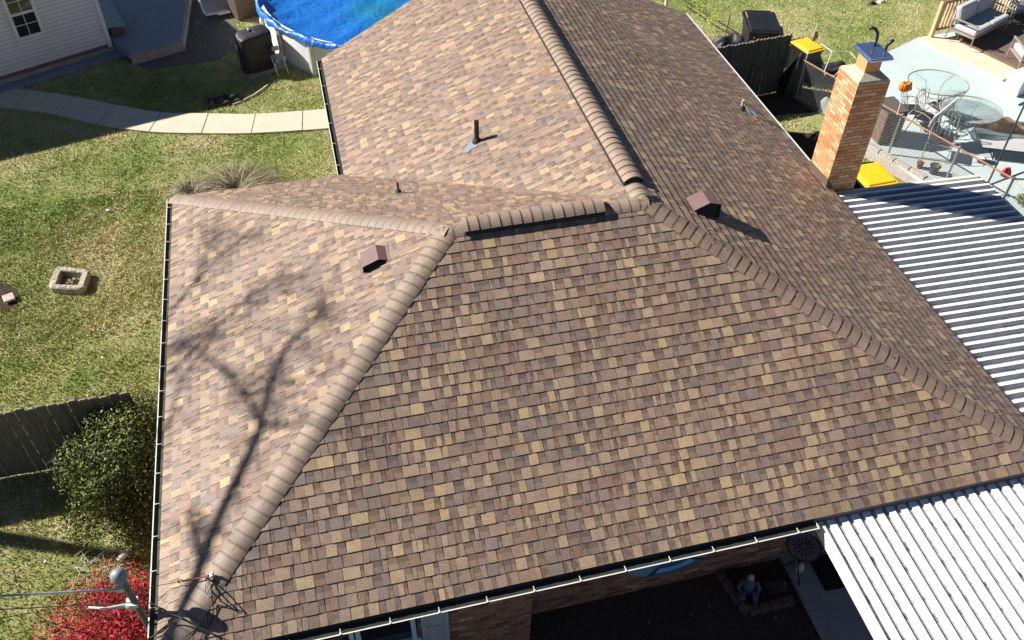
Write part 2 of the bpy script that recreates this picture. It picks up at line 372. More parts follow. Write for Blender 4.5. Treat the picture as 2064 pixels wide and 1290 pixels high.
# ================================================================== HOUSE
house = thing('brick_house', 'low brick house with a hipped brown and tan shingle roof filling the view', 'house', (5.5, 6, G))
E_ = .143
PAL = [((.385, .275, .162), .12), ((.335, .242, .158), .12), ((.262, .178, .130), .21), ((.228, .162, .128), .19), ((.192, .148, .132), .13), ((.232, .142, .106), .07), ((.295, .212, .150), .16)]
def pick(low):
    r = random.random(); a = 0
    for c, wt in PAL:
        a += wt
        if r < a: break
    if low and (c[0] > .26): c = PAL[random.choice((2, 3, 4, 5, 6))][0]
    c = tuple(x*.85+y*.15 for x, y in zip(c, (.268, .188, .136))); k = .90 if low else 1.0
    return tuple(x*k for x in jit(c, .10))
def clip(poly, cp):
    out = poly
    for i in range(len(cp)):
        a, b = cp[i], cp[(i+1) % len(cp)]; inp, out = out, []
        if not inp: return []
        sd = lambda p: (b[0]-a[0])*(p[1]-a[1])-(b[1]-a[1])*(p[0]-a[0])
        for j in range(len(inp)):
            p, q = inp[j], inp[(j+1) % len(inp)]; sp, sq = sd(p), sd(q)
            if sp >= 0: out.append(p)
            if (sp >= 0) != (sq >= 0):
                t = sp/(sp-sq); out.append((p[0]+(q[0]-p[0])*t, p[1]+(q[1]-p[1])*t))
    return out
def shingle_face(mb, O, U, V, poly3, over=.03, h0=.0095, h1=.0045):
    """courses of laminated tabs on the plane through O; U along the eave, V up the slope"""
    O, U, V = Vector(O), Vector(U).normalized(), Vector(V).normalized(); N = U.cross(V).normalized()
    P = [((Vector(p)-O).dot(U), (Vector(p)-O).dot(V)) for p in poly3]
    ar = sum(P[i][0]*P[(i+1) % len(P)][1]-P[(i+1) % len(P)][0]*P[i][1] for i in range(len(P)))
    if ar < 0: P = P[::-1]
    mb.col = (.045, .035, .032); mb.add([O+U*a+V*b+N*.001 for a, b in P], [list(range(len(P)))])
    u0, u1 = min(p[0] for p in P), max(p[0] for p in P); v1 = max(p[1] for p in P); k = 0; v = 0.0
    while v < v1:
        u = u0-random.uniform(0, .3); tooth = random.random() < .5
        while u < u1:
            wd = random.choice((.07, .09, .12, .14, .15, .17, .19, .22, .26)) if tooth else random.choice((.05, .07, .09, .11, .13, .16))
            wd *= .76
            if random.random() < .10: wd *= .6
            # a wide run may be split in two colour drops at one height
            nsub = 1
            sk = random.uniform(-.006, .006)
            vb = v+random.uniform(-.0015, .0015)-(0 if v else over*.35)
            c = clip([(u+.0022, vb), (u+wd-.0022, vb), (u+wd+sk-.0022, v+E_+.004), (u+sk+.0022, v+E_+.004)], P)
            if len(c) >= 3:
                hb = h0 + (h1 if tooth else 0)
                o = len(mb.v); h = lambda q: max(.002, .003+(hb-.003)*(1-(q[1]-v)/E_))
                mb.col = pick(not tooth); n = len(c); cut = v+E_*.52
                top = [O+U*q[0]+V*q[1]+N*h(q) for q in c]; bot = [O+U*q[0]+V*q[1] for q in c]
                mb.add(top+bot, [list(range(n))])
                if not tooth and len(c) == 4 and c[2][1] > cut+.03 and random.random() < .8:      # darker printed band at the top of the low tabs
                    base = mb.col; mb.col = tuple(x*.70 for x in base); up = [(c[0][0]+.002, cut), (c[1][0]-.002, cut), (c[2][0]-.002, c[2][1]), (c[3][0]+.002, c[3][1])]
                    mb.add([O+U*q[0]+V*q[1]+N*(h(q)+.0012) for q in up], [(0, 1, 2, 3)]); mb.col = base
                cc = mb.col
                for i in range(n):
                    j = (i+1) % n
                    if c[i][1] > v+E_*.9 and c[j][1] > v+E_*.9: continue
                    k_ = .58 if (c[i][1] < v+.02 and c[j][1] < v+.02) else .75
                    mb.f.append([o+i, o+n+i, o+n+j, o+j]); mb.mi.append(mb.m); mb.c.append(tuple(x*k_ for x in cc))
            u += wd; tooth = not tooth if random.random() < .85 else tooth
        v += E_
A_, K_, C_, I_, Ep, J_ = (0, 0, 0), (XE, 0, 0), (0, YN, 0), (L, YN, 0), (EX, W, H), (JX, W, H)
F_, RF, EF = (L, YF, 0), (JX, (YF+YE)/2, H), (XE, YE, 0)
rm = MB(); sE = H/(XE-JX); sW = H/(JX-L); sC = H/EX; sS = H/W; sN = H/(YN-W)
shingle_face(rm, A_, (1, 0, 0), (0, 1, sS), [A_, K_, J_, Ep])
shingle_face(rm, C_, (0, -1, 0), (1, 0, sC), [A_, Ep, C_])
shingle_face(rm, I_, (-1, 0, 0), (0, -1, sN), [C_, Ep, J_, I_])
shingle_face(rm, F_, (0, -1, 0), (1, 0, sW), [I_, J_, RF, F_])
shingle_face(rm, K_, (0, 1, 0), (-1, 0, sE), [K_, EF, RF, J_], h0=.018, h1=.001)
roof = rm.build('roof', 'shingle', house, col=True)

def caps(name, P0, P1, dA, dB, w=.155, lift=0.0, s0=0.0, s1=None, parent=None, label=None, expo=.142, color=(.262, .198, .156), rnd=.008, flat=.46):
    """bent cap shingles lapped from P0 (low end) to P1; dA, dB point down the two slopes"""
    P0, P1 = Vector(P0), Vector(P1); T = (P1-P0).normalized(); Ln = (P1-P0).length; s1 = Ln if s1 is None else s1
    def side(d):
        d = Vector(d); d = (d-T*d.dot(T)).normalized(); return d
    a, b = side(dA), side(dB); upn = (-(a+b)).normalized(); mb = MB(); s = s0; nseg = 10
    kh = .5 if lift < .001 else .95
    def sec(p, h):
        Lp, Rp = p+a*w+upn*(.010+h*kh), p+b*w+upn*(.010+h*kh); top = p+upn*(.012+rnd*.4+h); mid = top*2-(Lp+Rp)*.5
        mid = lerp(mid, p+upn*(h+.012), flat)
        return [Lp*((1-t)**2)+mid*(2*t*(1-t))+Rp*(t*t) for t in [i/nseg for i in range(nseg+1)]]
    while s < s1-.01:
        e = min(s+expo*1.25, s1+.02); jl = random.uniform(-.004, .004); hl = .014+random.uniform(-.003, .004)
        r0 = sec(P0+T*(s+jl), lift+hl); r1 = sec(P0+T*e, lift+.004); rb = sec(P0+T*(s+jl), lift-.012)
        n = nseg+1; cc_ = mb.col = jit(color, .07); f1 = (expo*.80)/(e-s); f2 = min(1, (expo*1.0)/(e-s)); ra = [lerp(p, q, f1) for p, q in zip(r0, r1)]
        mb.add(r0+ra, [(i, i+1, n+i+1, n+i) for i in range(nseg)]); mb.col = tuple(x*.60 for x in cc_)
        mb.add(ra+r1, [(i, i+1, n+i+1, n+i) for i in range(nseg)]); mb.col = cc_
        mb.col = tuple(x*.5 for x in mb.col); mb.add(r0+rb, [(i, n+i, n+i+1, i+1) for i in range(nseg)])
        if lift < .001:
            z0 = [p-upn*.03 for p in (r0[0], r1[0])]; z1 = [p-upn*.03 for p in (r0[-1], r1[-1])]
            mb.add([r0[0], r1[0], z0[1], z0[0]], [(0, 1, 2, 3)]); mb.add([r0[-1], r1[-1], z1[1], z1[0]], [(0, 3, 2, 1)])
        s += expo
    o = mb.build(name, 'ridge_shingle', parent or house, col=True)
    if label: o['label'] = label
    return o
dn = lambda x, y, s: (x, y, -s)
dS, dN_, dC, dW, dE = dn(0, -1, sS), dn(0, 1, sN), dn(-1, 0, sC), dn(-1, 0, sW), dn(1, 0, sE)
caps('hip_cap', A_, Ep, dC, dS)
caps('hip_cap', C_, Ep, dN_, dC, w=.15)
caps('hip_cap', K_, J_, dS, dE, w=.165, color=(.225, .162, .126))
caps('ridge_cap', J_, Ep, dN_, dS, w=.158, s0=-.05, flat=.38)
caps('ridge_cap', J_, RF, dE, dW, w=.158, s0=-.02, flat=.38)
# metal and tar where the three hips meet
jm = MB(); jt = Vector(J_)+Vector((0, 0, .05))
for a, b in (((.16, -.10), (.24, .10)), ((.24, .10), (.13, .24))):
    jm.poly([jt+Vector((0, 0, .012)), jt+Vector((a[0], a[1], -.115)), jt+Vector((b[0], b[1], -.10))])
jm.build('joint_flashing', 'drip_edge', house)
def vent(P0, P1, dA, dB, name='ridge_vent'):
    P0, P1 = Vector(P0), Vector(P1); T = (P1-P0).normalized()
    sd = lambda d: (Vector(d)-T*Vector(d).dot(T)).normalized()
    a, b = sd(dA), sd(dB); up = (-(a+b)).normalized(); w_ = .158; mb = MB()
    for d, k in ((a, 1), (b, -1)):
        q = [P0+up*.058, P1+up*.058, P1+d*w_+up*.060, P0+d*w_+up*.060, P1+d*w_-up*.0, P0+d*w_-up*.0, P0, P1]
        mb.add(q, [(0, 1, 2, 3), (3, 2, 4, 5), (0, 3, 5, 6), (1, 7, 4, 2)])
        n = int((P1-P0).length/.04)
        for i in range(n):
            c0 = lerp(P0, P1, (i+.5)/n)+d*(w_+.002)+up*.014
            mb.add([c0-T*.012-up*.012, c0+T*.012-up*.012, c0+T*.012+up*.02, c0-T*.012+up*.02], [(0, 1, 2, 3)])
    o = mb.build(name, 'vent_underside', house)
    caps('vent_cap', P0, P1, dA, dB, w=w_+.006, lift=.068, parent=o, flat=.20)
    return o
vent((JX-.60, W, H), (Ep[0]+.20, W, H), dN_, dS)
vent((JX, W+.42, H), (JX, YF-.4, H), dE, dW)

# body under the roof: soffit, walls, fascia
outl = [(0, 0), (XE, 0), (XE, YF), (L, YF), (L, YN), (0, YN)]
ins = [(.03, .03), (XE-.03, .03), (XE-.03, YF-.03), (L+.03, YF-.03), (L+.03, YN-.03), (.03, YN-.03)]
MB().prism(ins, -.16, -.135).build('soffit', 'fascia', house)
fm = MB()
for i in range(6):
    (x0, y0), (x1, y1) = outl[i], outl[(i+1) % 6]; d = Vector((x1-x0, y1-y0, 0)); ln = d.length; c = Vector(((x0+x1)/2, (y0+y1)/2, -.085)); n = Vector((-d.y, d.x, 0)).normalized()
    c += n*.018; fm.box(c, (ln-.05, .02, .14), rz=math.atan2(d.y, d.x))
fm.build('fascia', 'drip_edge', house)
wm = MB(); zt = -.16
def wall_run(pts):
    for (x0, y0), (x1, y1) in zip(pts, pts[1:]): wm.add([(x0, y0, G-.1), (x1, y1, G-.1), (x1, y1, zt), (x0, y0, zt)], [(0, 1, 2, 3)])
wall_run([(.45, YN-.45), (.45, .50), (4.28, .50), (4.28, .87), (10.88, .87), (10.88, YE-.06), (L+.45, YF-.06), (L+.45, YN-.45), (.45, YN-.45)])
wm.build('wall', 'wall_brick', house)
# gable triangle at the far end
MB().add([(L+.1, YF-.02, -.10), (XE-.1, YF-.02, -.10), (JX, YF-.02, H-.06)], [(0, 2, 1)]).build('gable', 'siding', house)
# gutters: white trough, dirty inside (south one painted black for its shade), hanger straps
def gutter(a, b, n, wd=.115, spacing=.46, inside='gutter_inside', drop=.035, back=.004, strap=True, zt=0, lip=.012):
    a, b = Vector((*a, 0)), Vector((*b, 0)); T = (b-a).normalized(); n = Vector((*n, 0)); g = MB(); s_ = MB()
    p = lambda q, o, z: q+n*o+Vector((0, 0, z+zt))
    z1, z0 = -drop, -drop-.07
    for q0, q1 in ((a, b),):
        g.add([p(q0, wd, z1), p(q1, wd, z1), p(q1, wd-.038, z0), p(q0, wd-.038, z0)], [(0, 1, 2, 3)])          # outer face
        g.add([p(q0, wd, z1), p(q1, wd, z1), p(q1, wd-lip, z1+.001), p(q0, wd-lip, z1+.001)], [(0, 3, 2, 1)])  # rolled lip
        g.add([p(q0, wd-.012, z1), p(q1, wd-.012, z1), p(q1, wd-.012, z1-.012), p(q0, wd-.012, z1-.012)], [(0, 3, 2, 1)])
        g.add([p(q0, wd-.038, z0), p(q1, wd-.038, z0), p(q1, back, z0), p(q0, back, z0)], [(0, 1, 2, 3)])
        s_.add([p(q0, wd-.018, z0+.035), p(q1, wd-.018, z0+.035), p(q1, back, z0+.035), p(q0, back, z0+.035)], [(0, 3, 2, 1)])
        s_.add([p(q0, back+.002, z0+.03), p(q1, back+.002, z0+.03), p(q1, back+.002, -.012), p(q0, back+.002, -.012)], [(0, 1, 2, 3)])
        s_.add([p(q0, wd-.020, z1-.013), p(q1, wd-.020, z1-.013), p(q1, wd-.042, z0+.036), p(q0, wd-.042, z0+.036)], [(0, 3, 2, 1)])
    for q in (a, b): g.add([p(q, wd, z1), p(q, wd-.038, z0), p(q, back, z0), p(q, back, z1)], [(0, 1, 2, 3)])
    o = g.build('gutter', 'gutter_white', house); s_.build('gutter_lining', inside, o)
    if strap:
        k = max(1, int((b-a).length/spacing)); proto = None
        for i in range(k):
            q = lerp(a, b, (i+.5)/k)
            if proto is None:
                mb = MB(); mb.box((0, 0, 0), (.018, .024, .010), rz=math.atan2(T.y, T.x)); mb.box(-n*.035+Vector((0, 0, .001)), (.007, .045, .006), rz=math.atan2(T.y, T.x))
                proto = mb.build('gutter_hanger', 'gutter_white', o, local=True); first = proto
            else:
                first = proto.copy(); COL.objects.link(first); first.parent = o
            first.location = q+n*(wd-.014)+Vector((0, 0, z1+.004+zt))-ORG[o.name]
    return o
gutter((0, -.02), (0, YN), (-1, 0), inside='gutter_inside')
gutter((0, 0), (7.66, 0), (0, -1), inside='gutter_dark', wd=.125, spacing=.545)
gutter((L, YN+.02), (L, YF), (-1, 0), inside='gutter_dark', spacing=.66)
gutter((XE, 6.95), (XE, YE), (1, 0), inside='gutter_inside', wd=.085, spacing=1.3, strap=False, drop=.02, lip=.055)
gm2 = MB(); gm2.box((L/2, YN+.012, -.03), (L, .022, .05)); gm2.build('drip_edge', 'gutter_white', house)
gm2 = MB()
for x0, y0_ in ((L, YF), (XE, YE)):
    a, b = Vector((x0, y0_+.012, 0)), Vector((JX, (YF+YE)/2+.012, H)); gm2.add([a, b, b+Vector((0, 0, -.1)), a+Vector((0, 0, -.1))], [(0, 1, 2, 3), (3, 2, 1, 0)])
gm2.build('rake_board', 'trim_white', house)

# south window, shutter, wall ornament
sz = lambda px, py, y: onp(px, py, (0, 1, 0), y)
wz0, wz1 = sz(810, 1287, .5).z, -.62; xw = sz(838, 1240, .5).x; xm = sz(712, 1270, .5).x; xl = xm-(xw-xm)
wf = MB(); y0 = .475
for x in (xl, xm-.035, xm+.045, xw-.05): wf.box((x, y0-.005, (wz0+wz1)/2), (.06, .075, wz1-wz0+.12))
for z in (wz0-.03, wz1+.03): wf.box(((xl+xw)/2, y0-.002, z), (xw-xl+.06, .06, .06))
wf.box(((xl+xw)/2, y0+.005, (wz0+wz1)/2+.05), (xw-xl, .04, .045))
win = wf.build('window', 'window_blue_white', house, bevel=.004)
MB().add([(xl, .487, wz0), (xw, .487, wz0), (xw, .487, wz1), (xl, .487, wz1)], [(0, 1, 2, 3)]).build('pane', 'window_glass', win)
MB().box(((xl+xw)/2, .44, wz0-.075), (xw-xl+.14, .14, .035)).build('sill', 'window_blue_white', win, bevel=.004)
def shutter(xa, xb):
    s = MB(); z0_, z1_ = wz0-.35, wz1+.05; cx, cz, dz = (xa+xb)/2, (z0_+z1_)/2, z1_-z0_
    for x in (xa+.03, xb-.03): s.box((x, .478, cz), (.06, .035, dz))
    for z in (z0_+.03, z1_-.03, wz0+.17): s.box((cx, .4795, z), (xb-xa-.12, .032, .05))
    s.box((cx, .486, cz), (xb-xa-.1, .02, dz-.05)); s.build('shutter', 'shutter_grey', house, bevel=.003)
shutter(xw+.05, xw+.40); shutter(xl-.42, xl-.06)
orn = MB(); oc = Vector((6.36, .845, -1.80)); nst = 40
for k in range(nst):
    a0, a1 = 2*math.pi*k/nst, 2*math.pi*(k+1)/nst; P = lambda a, q: oc+Vector((math.cos(a)*.64*q, 0, math.sin(a)*.44*q))
    for r0, r1, cs in ((0, .3, ((.04, .10, .20), (.08, .22, .22))), (.3, .6, ((.12, .24, .38), (.04, .10, .2))), (.6, .85, ((.10, .36, .32), (.2, .42, .6))), (.85, 1, ((.25, .28, .32), (.05, .12, .24)))):
        orn.col = cs[(k//9) % 2] if k % 9 else (.03, .05, .09); q = [P(a0, r0), P(a1, r0), P(a1, r1), P(a0, r1)]; orn.poly(q if r0 else [q[0], q[2], q[3]])
    orn.col = (.1, .12, .15); orn.add([P(a0, 1), P(a1, 1), P(a1, 1)+Vector((0, .022, 0)), P(a0, 1)+Vector((0, .022, 0))], [(0, 1, 2, 3)])
o = orn.build('wall_plaque', 'painted_pattern', col=True); tag(o, 'oval wall plaque striped blue and green, hung on the brick wall under the front gutter', 'wall decoration')
ORG['x'] = Vector((0, 0, 0))

# chimney
cx0, cx1, cy0, cy1, ctop = 11.0, 11.575, 6.06, 6.66, 2.04
cm = MB(); cm.add([(cx0, cy0, G-.1), (cx1, cy0, G-.1), (cx1, cy1, G-.1), (cx0, cy1, G-.1), (cx0, cy0, ctop), (cx1, cy0, ctop), (cx1, cy1, ctop), (cx0, cy1, ctop)],
       [(0, 1, 5, 4), (1, 2, 6, 5), (2, 3, 7, 6), (3, 0, 4, 7), (4, 5, 6, 7)])
chim = cm.build('chimney', 'chimney_brick', house)
zc = ctop; a = .03
cr = MB(); o_ = [(cx0+.004, cy0+.004), (cx1-.004, cy0+.004), (cx1-.004, cy1-.004), (cx0+.004, cy1-.004)]; i_ = [(11.15, 6.20), (11.43, 6.20), (11.43, 6.50), (11.15, 6.50)]
cr.add([(x, y, zc-.002) for x, y in o_]+[(x, y, zc+.03) for x, y in [(cx0+.02, cy0+.02), (cx1-.02, cy0+.02), (cx1-.02, cy1-.02), (cx0+.02, cy1-.02)]]+[(x, y, zc+.11) for x, y in i_],
       [(i, (i+1) % 4, 4+(i+1) % 4, 4+i) for i in range(4)]+[(4+i, 4+(i+1) % 4, 8+(i+1) % 4, 8+i) for i in range(4)]+[(8, 9, 10, 11)])
cr.build('crown', 'crown_mortar', chim)
fl = MB(); fl.box((11.29, 6.35, zc+.19), (.27, .28, .26)); fl.build('flue', 'clay_flue', chim, bevel=.006)
MB().box((11.29, 6.35, zc+.325), (.29, .30, .02)).build('flue_rim', 'clay_rim', chim, bevel=.004)
MB().box((11.29, 6.35, zc+.375), (.25, .26, .08)).build('spark_screen', 'screen_dark', chim)
cp = MB(); zz = zc+.41; cp.box((11.26, 6.29, zz), (.41, .54, .035)); cp.box((11.26, 6.29, zz+.03), (.38, .51, .03), taper=1.0)
cp.build('chimney_cap', 'cap_metal', chim, bevel=.006)
hs = MB(); hb = Vector((11.34, 6.42, zz+.03))
hs.tube([hb, hb+Vector((.01, .0, .13)), hb+Vector((.0, .01, .22)), hb+Vector((-.04, .03, .28)), hb+Vector((-.09, .05, .30)), hb+Vector((-.14, .07, .28))], .026, 10)
hs.build('flue_elbow', 'pipe_black', chim, smooth=True)
hs = MB(); hb = Vector((11.44, 6.25, zz+.03)); hs.tube([hb, hb+Vector((0, 0, .09)), hb+Vector((.05, .0, .15)), hb+Vector((.09, 0, .17))], [.024, .026, .028, .030], 10); hs.build('flue_elbow', 'pipe_black', chim, smooth=True)
# brown step flashing against the roof
ff = MB(); zr = lambda x: (XE-x)*sE
ff.add([(cx0-.006, cy0-.006, -.12), (cx0-.006, cy1+.02, -.12), (cx0-.006, cy1+.02, zr(cx0)+.14), (cx0-.006, cy0-.006, zr(cx0)+.18)], [(0, 3, 2, 1)])
ff.add([(cx0-.006, cy0-.006, -.14), (cx0+.13, cy0-.006, -.14), (cx0+.13, cy0-.006, .05), (cx0+.10, cy0-.006, .12), (cx0-.006, cy0-.006, zr(cx0)+.18)], [(0, 1, 2, 3, 4)])
ff.add([(cx0-.16, cy0-.12, zr(cx0-.16)+.014), (cx0-.004, cy0-.12, zr(cx0)+.014), (cx0-.004, cy1+.1, zr(cx0)+.014), (cx0-.16, cy1+.1, zr(cx0-.16)+.014)], [(0, 1, 2, 3)])
ff.build('flashing', 'flash_brown', house)

# roof pipes (fixed to the roof: parts of the house)
def on(pl, px, py): return onp(px, py, pl[0], pl[1])
b = on(PW, 961, 286); n = PW[0]
vp = MB(); vp.tube([b-Vector((0, 0, .02)), b+Vector((0, 0, .39))], .040, 14, cap=False); vp.tube([b+Vector((0, 0, .39)), b+Vector((0, 0, .30))], .034, 14)
vpo = vp.build('vent_pipe', 'pipe_black', house)
bt = MB(); bt.lathe([(.085, .0), (.07, .035), (.05, .07), (.045, .075)], b, 16); bt.build('boot', 'rubber', vpo)
fl = MB(); vv = Vector((1, 0, sW)).normalized(); uu = Vector((0, 1, 0)); q0 = b+n*.016
for pts in ([(-.20, -.12), (-.02, -.14), (.06, .0), (.0, .10), (-.17, .05), (-.14, -.03), (-.22, -.06)],):
    fl.add([q0+vv*x+uu*y for x, y in [(-.26, -.06), (-.20, -.15), (-.10, -.11), (-.04, -.14), (.07, -.04), (.06, .08), (-.08, .10), (-.15, .04)]], [list(range(8))])
fl.build('flashing', 'flash_metal', vpo)
b = on(PN, 803, 389); vp = MB(); vp.tube([b-Vector((0, 0, .02)), b+Vector((0, 0, .20))], .020, 12); vpo = vp.build('vent_pipe', 'pipe_rust', house)
MB().lathe([(.06, 0), (.045, .04), (.028, .06)], b, 14).build('boot', 'rubber', vpo)
MB().add([b+PN[0]*.014+Vector(p) for p in ((-.10, -.06, .06*sN), (.05, -.09, .09*sN), (.09, .06, -.06*sN), (-.06, .10, -.10*sN))], [(0, 1, 2, 3)]).build('flashing', 'flash_metal', vpo)
b = on(PE, 1494, 221); vp = MB(); vp.tube([b-Vector((0, 0, .02)), b+Vector((.0, 0, .20))], .022, 12); vpo = vp.build('vent_pipe', 'pipe_cream', house)
MB().lathe([(.085, 0), (.07, .05), (.03, .085)], b, 14).build('boot', 'rubber', vpo)
MB().add([b+PE[0]*.013+Vector(p) for p in ((-.02, -.13, .02*sE), (.30, -.14, -.30*sE), (.34, .06, -.34*sE), (.0, .12, 0))], [(0, 1, 2, 3)]).build('flashing', 'flash_metal', vpo)
MB().tube([b+Vector((.02, .03, .14)), b+Vector((.25, -.03, .0)), b+Vector((.45, -.16, -.14)), b+Vector((.8, -.40, -.33))], .006, 5).build('cable', 'wire_dark', vpo)
def hood(pl, px, py, ha):
    a = on(pl, px, py); a0 = a.copy(); a = a+Vector((0, 0, ha)); D = .30
    prof = [a, a+Vector((.215, 0, .095)), a+Vector((.40, 0, .040))]; rz_ = lambda x, y: (pl[1]-pl[0].x*x-pl[0].y*y)/pl[0].z-.01
    ft = [Vector((prof[0].x, a.y, rz_(prof[0].x, a.y))), Vector((prof[2].x, a.y, rz_(prof[2].x, a.y)))]
    B = Vector((.0, D, 0)); m = MB(); F = [ft[0], *prof, ft[1]]; Bk = [p+B for p in F]
    for i in range(1, 3): m.add([F[i], F[i+1], Bk[i+1], Bk[i]], [(0, 1, 2, 3)])
    m.add([F[0], F[1], Bk[1], Bk[0]], [(0, 1, 2, 3)]); m.add([F[3], F[4], Bk[4], Bk[3]], [(0, 1, 2, 3)]); m.poly(Bk)
    o = m.build('roof_vent', 'vent_brown', house)
    s = Vector((0, .03, 0)); MB().poly([p+s for p in F][::-1]).build('opening', 'vent_underside', o)
    fl = MB(); x0, x1 = a.x-.035, prof[2].x-.03
    fl.add([(x, y, rz_(x, y)+.027) for x, y in ((x0, a.y-.03), (x1, a.y-.03), (x1, a.y+D+.01), (x0, a.y+D+.01))], [(0, 1, 2, 3)]); fl.build('flange', 'flash_brown', o)
hood(PC, 733, 553, .125); hood(PE, 1399, 429, .04)

# ================================================================== METAL COVERS
def pan_roof(name, label, mat, prof, o, ax, along, span, length, slope, posts, edge_ends=True, beam='beam_cream'):
    """ribbed pan roof: ribs run along unit vector ax for length; pans repeat along unit vector along for span"""
    o, ax, along = Vector(o), Vector(ax), Vector(along); dz = Vector((0, 0, -slope)); T = thing(name, label, 'patio cover', (o.x, o.y, G))
    p_ = .1605; n = int(span/p_); mb = MB()
    for i in range(n):
        for (a, h0), (b, h1) in zip(prof, prof[1:]):
            P = lambda u, h, s: o+along*(i*p_+u)+Vector((0, 0, h))+ax*s+dz*s
            q = [P(a, h0, 0), P(b, h1, 0), P(b, h1, length), P(a, h0, length)]
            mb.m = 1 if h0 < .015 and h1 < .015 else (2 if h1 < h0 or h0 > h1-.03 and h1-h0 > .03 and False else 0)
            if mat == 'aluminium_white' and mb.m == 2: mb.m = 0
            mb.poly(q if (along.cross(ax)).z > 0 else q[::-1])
    mb.build('roof_panels', [mat, 'pan_dirt_shade' if mat == 'aluminium_white' else 'pan_worn', 'pan_shaded_side'], T)
    for u in (-.035, n*p_+.035):
        c = MB()
        a = o+along*u+Vector((0, 0, -.03)); b = a+ax*length+dz*length; s = along*.03
        for z0, z1 in ((-.10, .075),):
            c.add([a-s+Vector((0, 0, z0)), b-s+Vector((0, 0, z0)), b+s+Vector((0, 0, z0)), a+s+Vector((0, 0, z0)), a-s+Vector((0, 0, z1)), b-s+Vector((0, 0, z1)), b+s+Vector((0, 0, z1)), a+s+Vector((0, 0, z1))],
                  [(0, 1, 2, 3), (4, 7, 6, 5), (0, 4, 5, 1), (1, 5, 6, 2), (2, 6, 7, 3), (3, 7, 4, 0)])
        c.build('side_beam', beam, T, bevel=.004)
    e = MB(); a = o+along*(-.06)+ax*(length+.012)+dz*length; b = o+along*(n*p_+.06)+ax*(length+.012)+dz*length; m_ = (a+b)/2
    e.box(m_+Vector((0, 0, -.06))+ax*.04, ((b-a).length, .07, .12), rz=math.atan2(along.y, along.x))
    e.build('end_gutter', 'gutter_white', T, bevel=.004)
    for q in posts:
        q = Vector((*q, 0)); MB().tube([q+Vector((0, 0, G)), q+Vector((0, 0, -.18-slope*length))], .035, 8).build('post', 'gutter_white', T)
    return T
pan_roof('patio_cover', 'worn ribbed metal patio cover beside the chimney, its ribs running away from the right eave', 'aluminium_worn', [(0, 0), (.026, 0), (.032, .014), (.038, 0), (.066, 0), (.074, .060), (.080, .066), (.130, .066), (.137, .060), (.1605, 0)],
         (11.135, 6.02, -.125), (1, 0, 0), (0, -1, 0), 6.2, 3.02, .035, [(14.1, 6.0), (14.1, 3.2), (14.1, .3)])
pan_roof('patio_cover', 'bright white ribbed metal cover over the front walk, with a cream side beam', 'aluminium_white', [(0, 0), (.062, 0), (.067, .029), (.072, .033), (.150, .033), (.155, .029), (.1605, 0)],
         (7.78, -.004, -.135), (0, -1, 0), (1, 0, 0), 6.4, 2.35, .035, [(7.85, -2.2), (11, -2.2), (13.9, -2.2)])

# ================================================================== SERVICE MAST, WIRES
mx = Vector((-.20, .66, 0)); T = thing('service_mast', 'grey service mast with a domed cap rising beside the left gutter above the red shrub', 'utility mast', (mx.x, mx.y, G))
MB().tube([mx+Vector((0, 0, G)), mx+Vector((0, 0, .72))], .037, 14).build('pole', 'mast_grey', T, smooth=True)
d = MB(); dc = mx+Vector((-.01, 0, .74)); d.lathe([(.040, -.08), (.050, -.05), (.080, -.038), (.086, .0), (.078, .04), (.053, .075), (.025, .088), (0, .09)], dc, 20, sx=1.05); d.build('cap', 'dome_grey', T, smooth=True)
d = MB(); d.box(mx+Vector((-.05, .0, .50)), (.10, .05, .06)); d.tube([mx+Vector((-.05, 0, .5)), mx+Vector((-.2, .02, .49))], .018, 8); d.build('insulator', 'rope_white', T)
d = MB(); d.box(mx+Vector((-.03, .0, .18)), (.12, .12, .05)); d.tube([mx+Vector((-.05, 0, .18)), mx+Vector((-.22, -.02, .17))], .014, 8); d.build('clamp', 'rope_white', T)
def cable(name, label, pts, r, mat, cat='cable', sag=0):
    P = [Vector(p) for p in pts]
    if sag and len(P) == 2: P = [lerp(P[0], P[1], t)-Vector((0, 0, sag*4*t*(1-t))) for t in [i/14 for i in range(15)]]
    return tag(MB().tube(P, r, 6).build(name, mat), label, cat)
cable('service_cable', 'twisted pale service cable tied to the mast just below its domed cap', [mx+Vector((-.06, 0, .50)), at(-420, 1225, .95)], .013, 'wire', sag=.0)
cable('service_cable', 'short white cable clamped halfway down the mast over the red shrub', [mx+Vector((-.05, 0, .18)), mx+Vector((-.30, -.01, .20)), mx+Vector((-.48, .05, .19))], .013, 'rope_white')
cable('overhead_wire', 'thin dark wire crossing above the red shrub to the left edge of the photo', [mx+Vector((0, -.04, .25)), at(-420, 1250, .35)], .006, 'wire_dark')
hk = on(PC, 428, 1166)+Vector((0, 0, .03))
T = thing('wire_anchor', 'small white and rusty wire anchor on the front hip with hanging black wire', 'cable anchor', tuple(hk))
m_ = MB(); m_.box(hk+Vector((.0, 0, .03)), (.055, .035, .03), rz=.5); m_.lathe([(.012, 0), (.02, .015), (.012, .03)], hk+Vector((.02, .01, .045)), 10); m_.build('bracket', 'rope_white', T)
m_ = MB(); m_.box(hk+Vector((-.04, -.01, .03)), (.05, .03, .03), rz=.3); m_.build('clip', 'pipe_rust', T)
lp = MB(); pA = onp(424, 1172, *PC)+Vector((0, 0, .06)); 
for px in ([(424, 1172), (416, 1185), (415, 1200), (424, 1210), (430, 1208), (428, 1190), (424, 1172)], [(424, 1172), (420, 1190), (424, 1205), (428, 1206)]):
    lp.tube([on(PC, *q)+Vector((0, 0, .055)) for q in px], .007, 5)
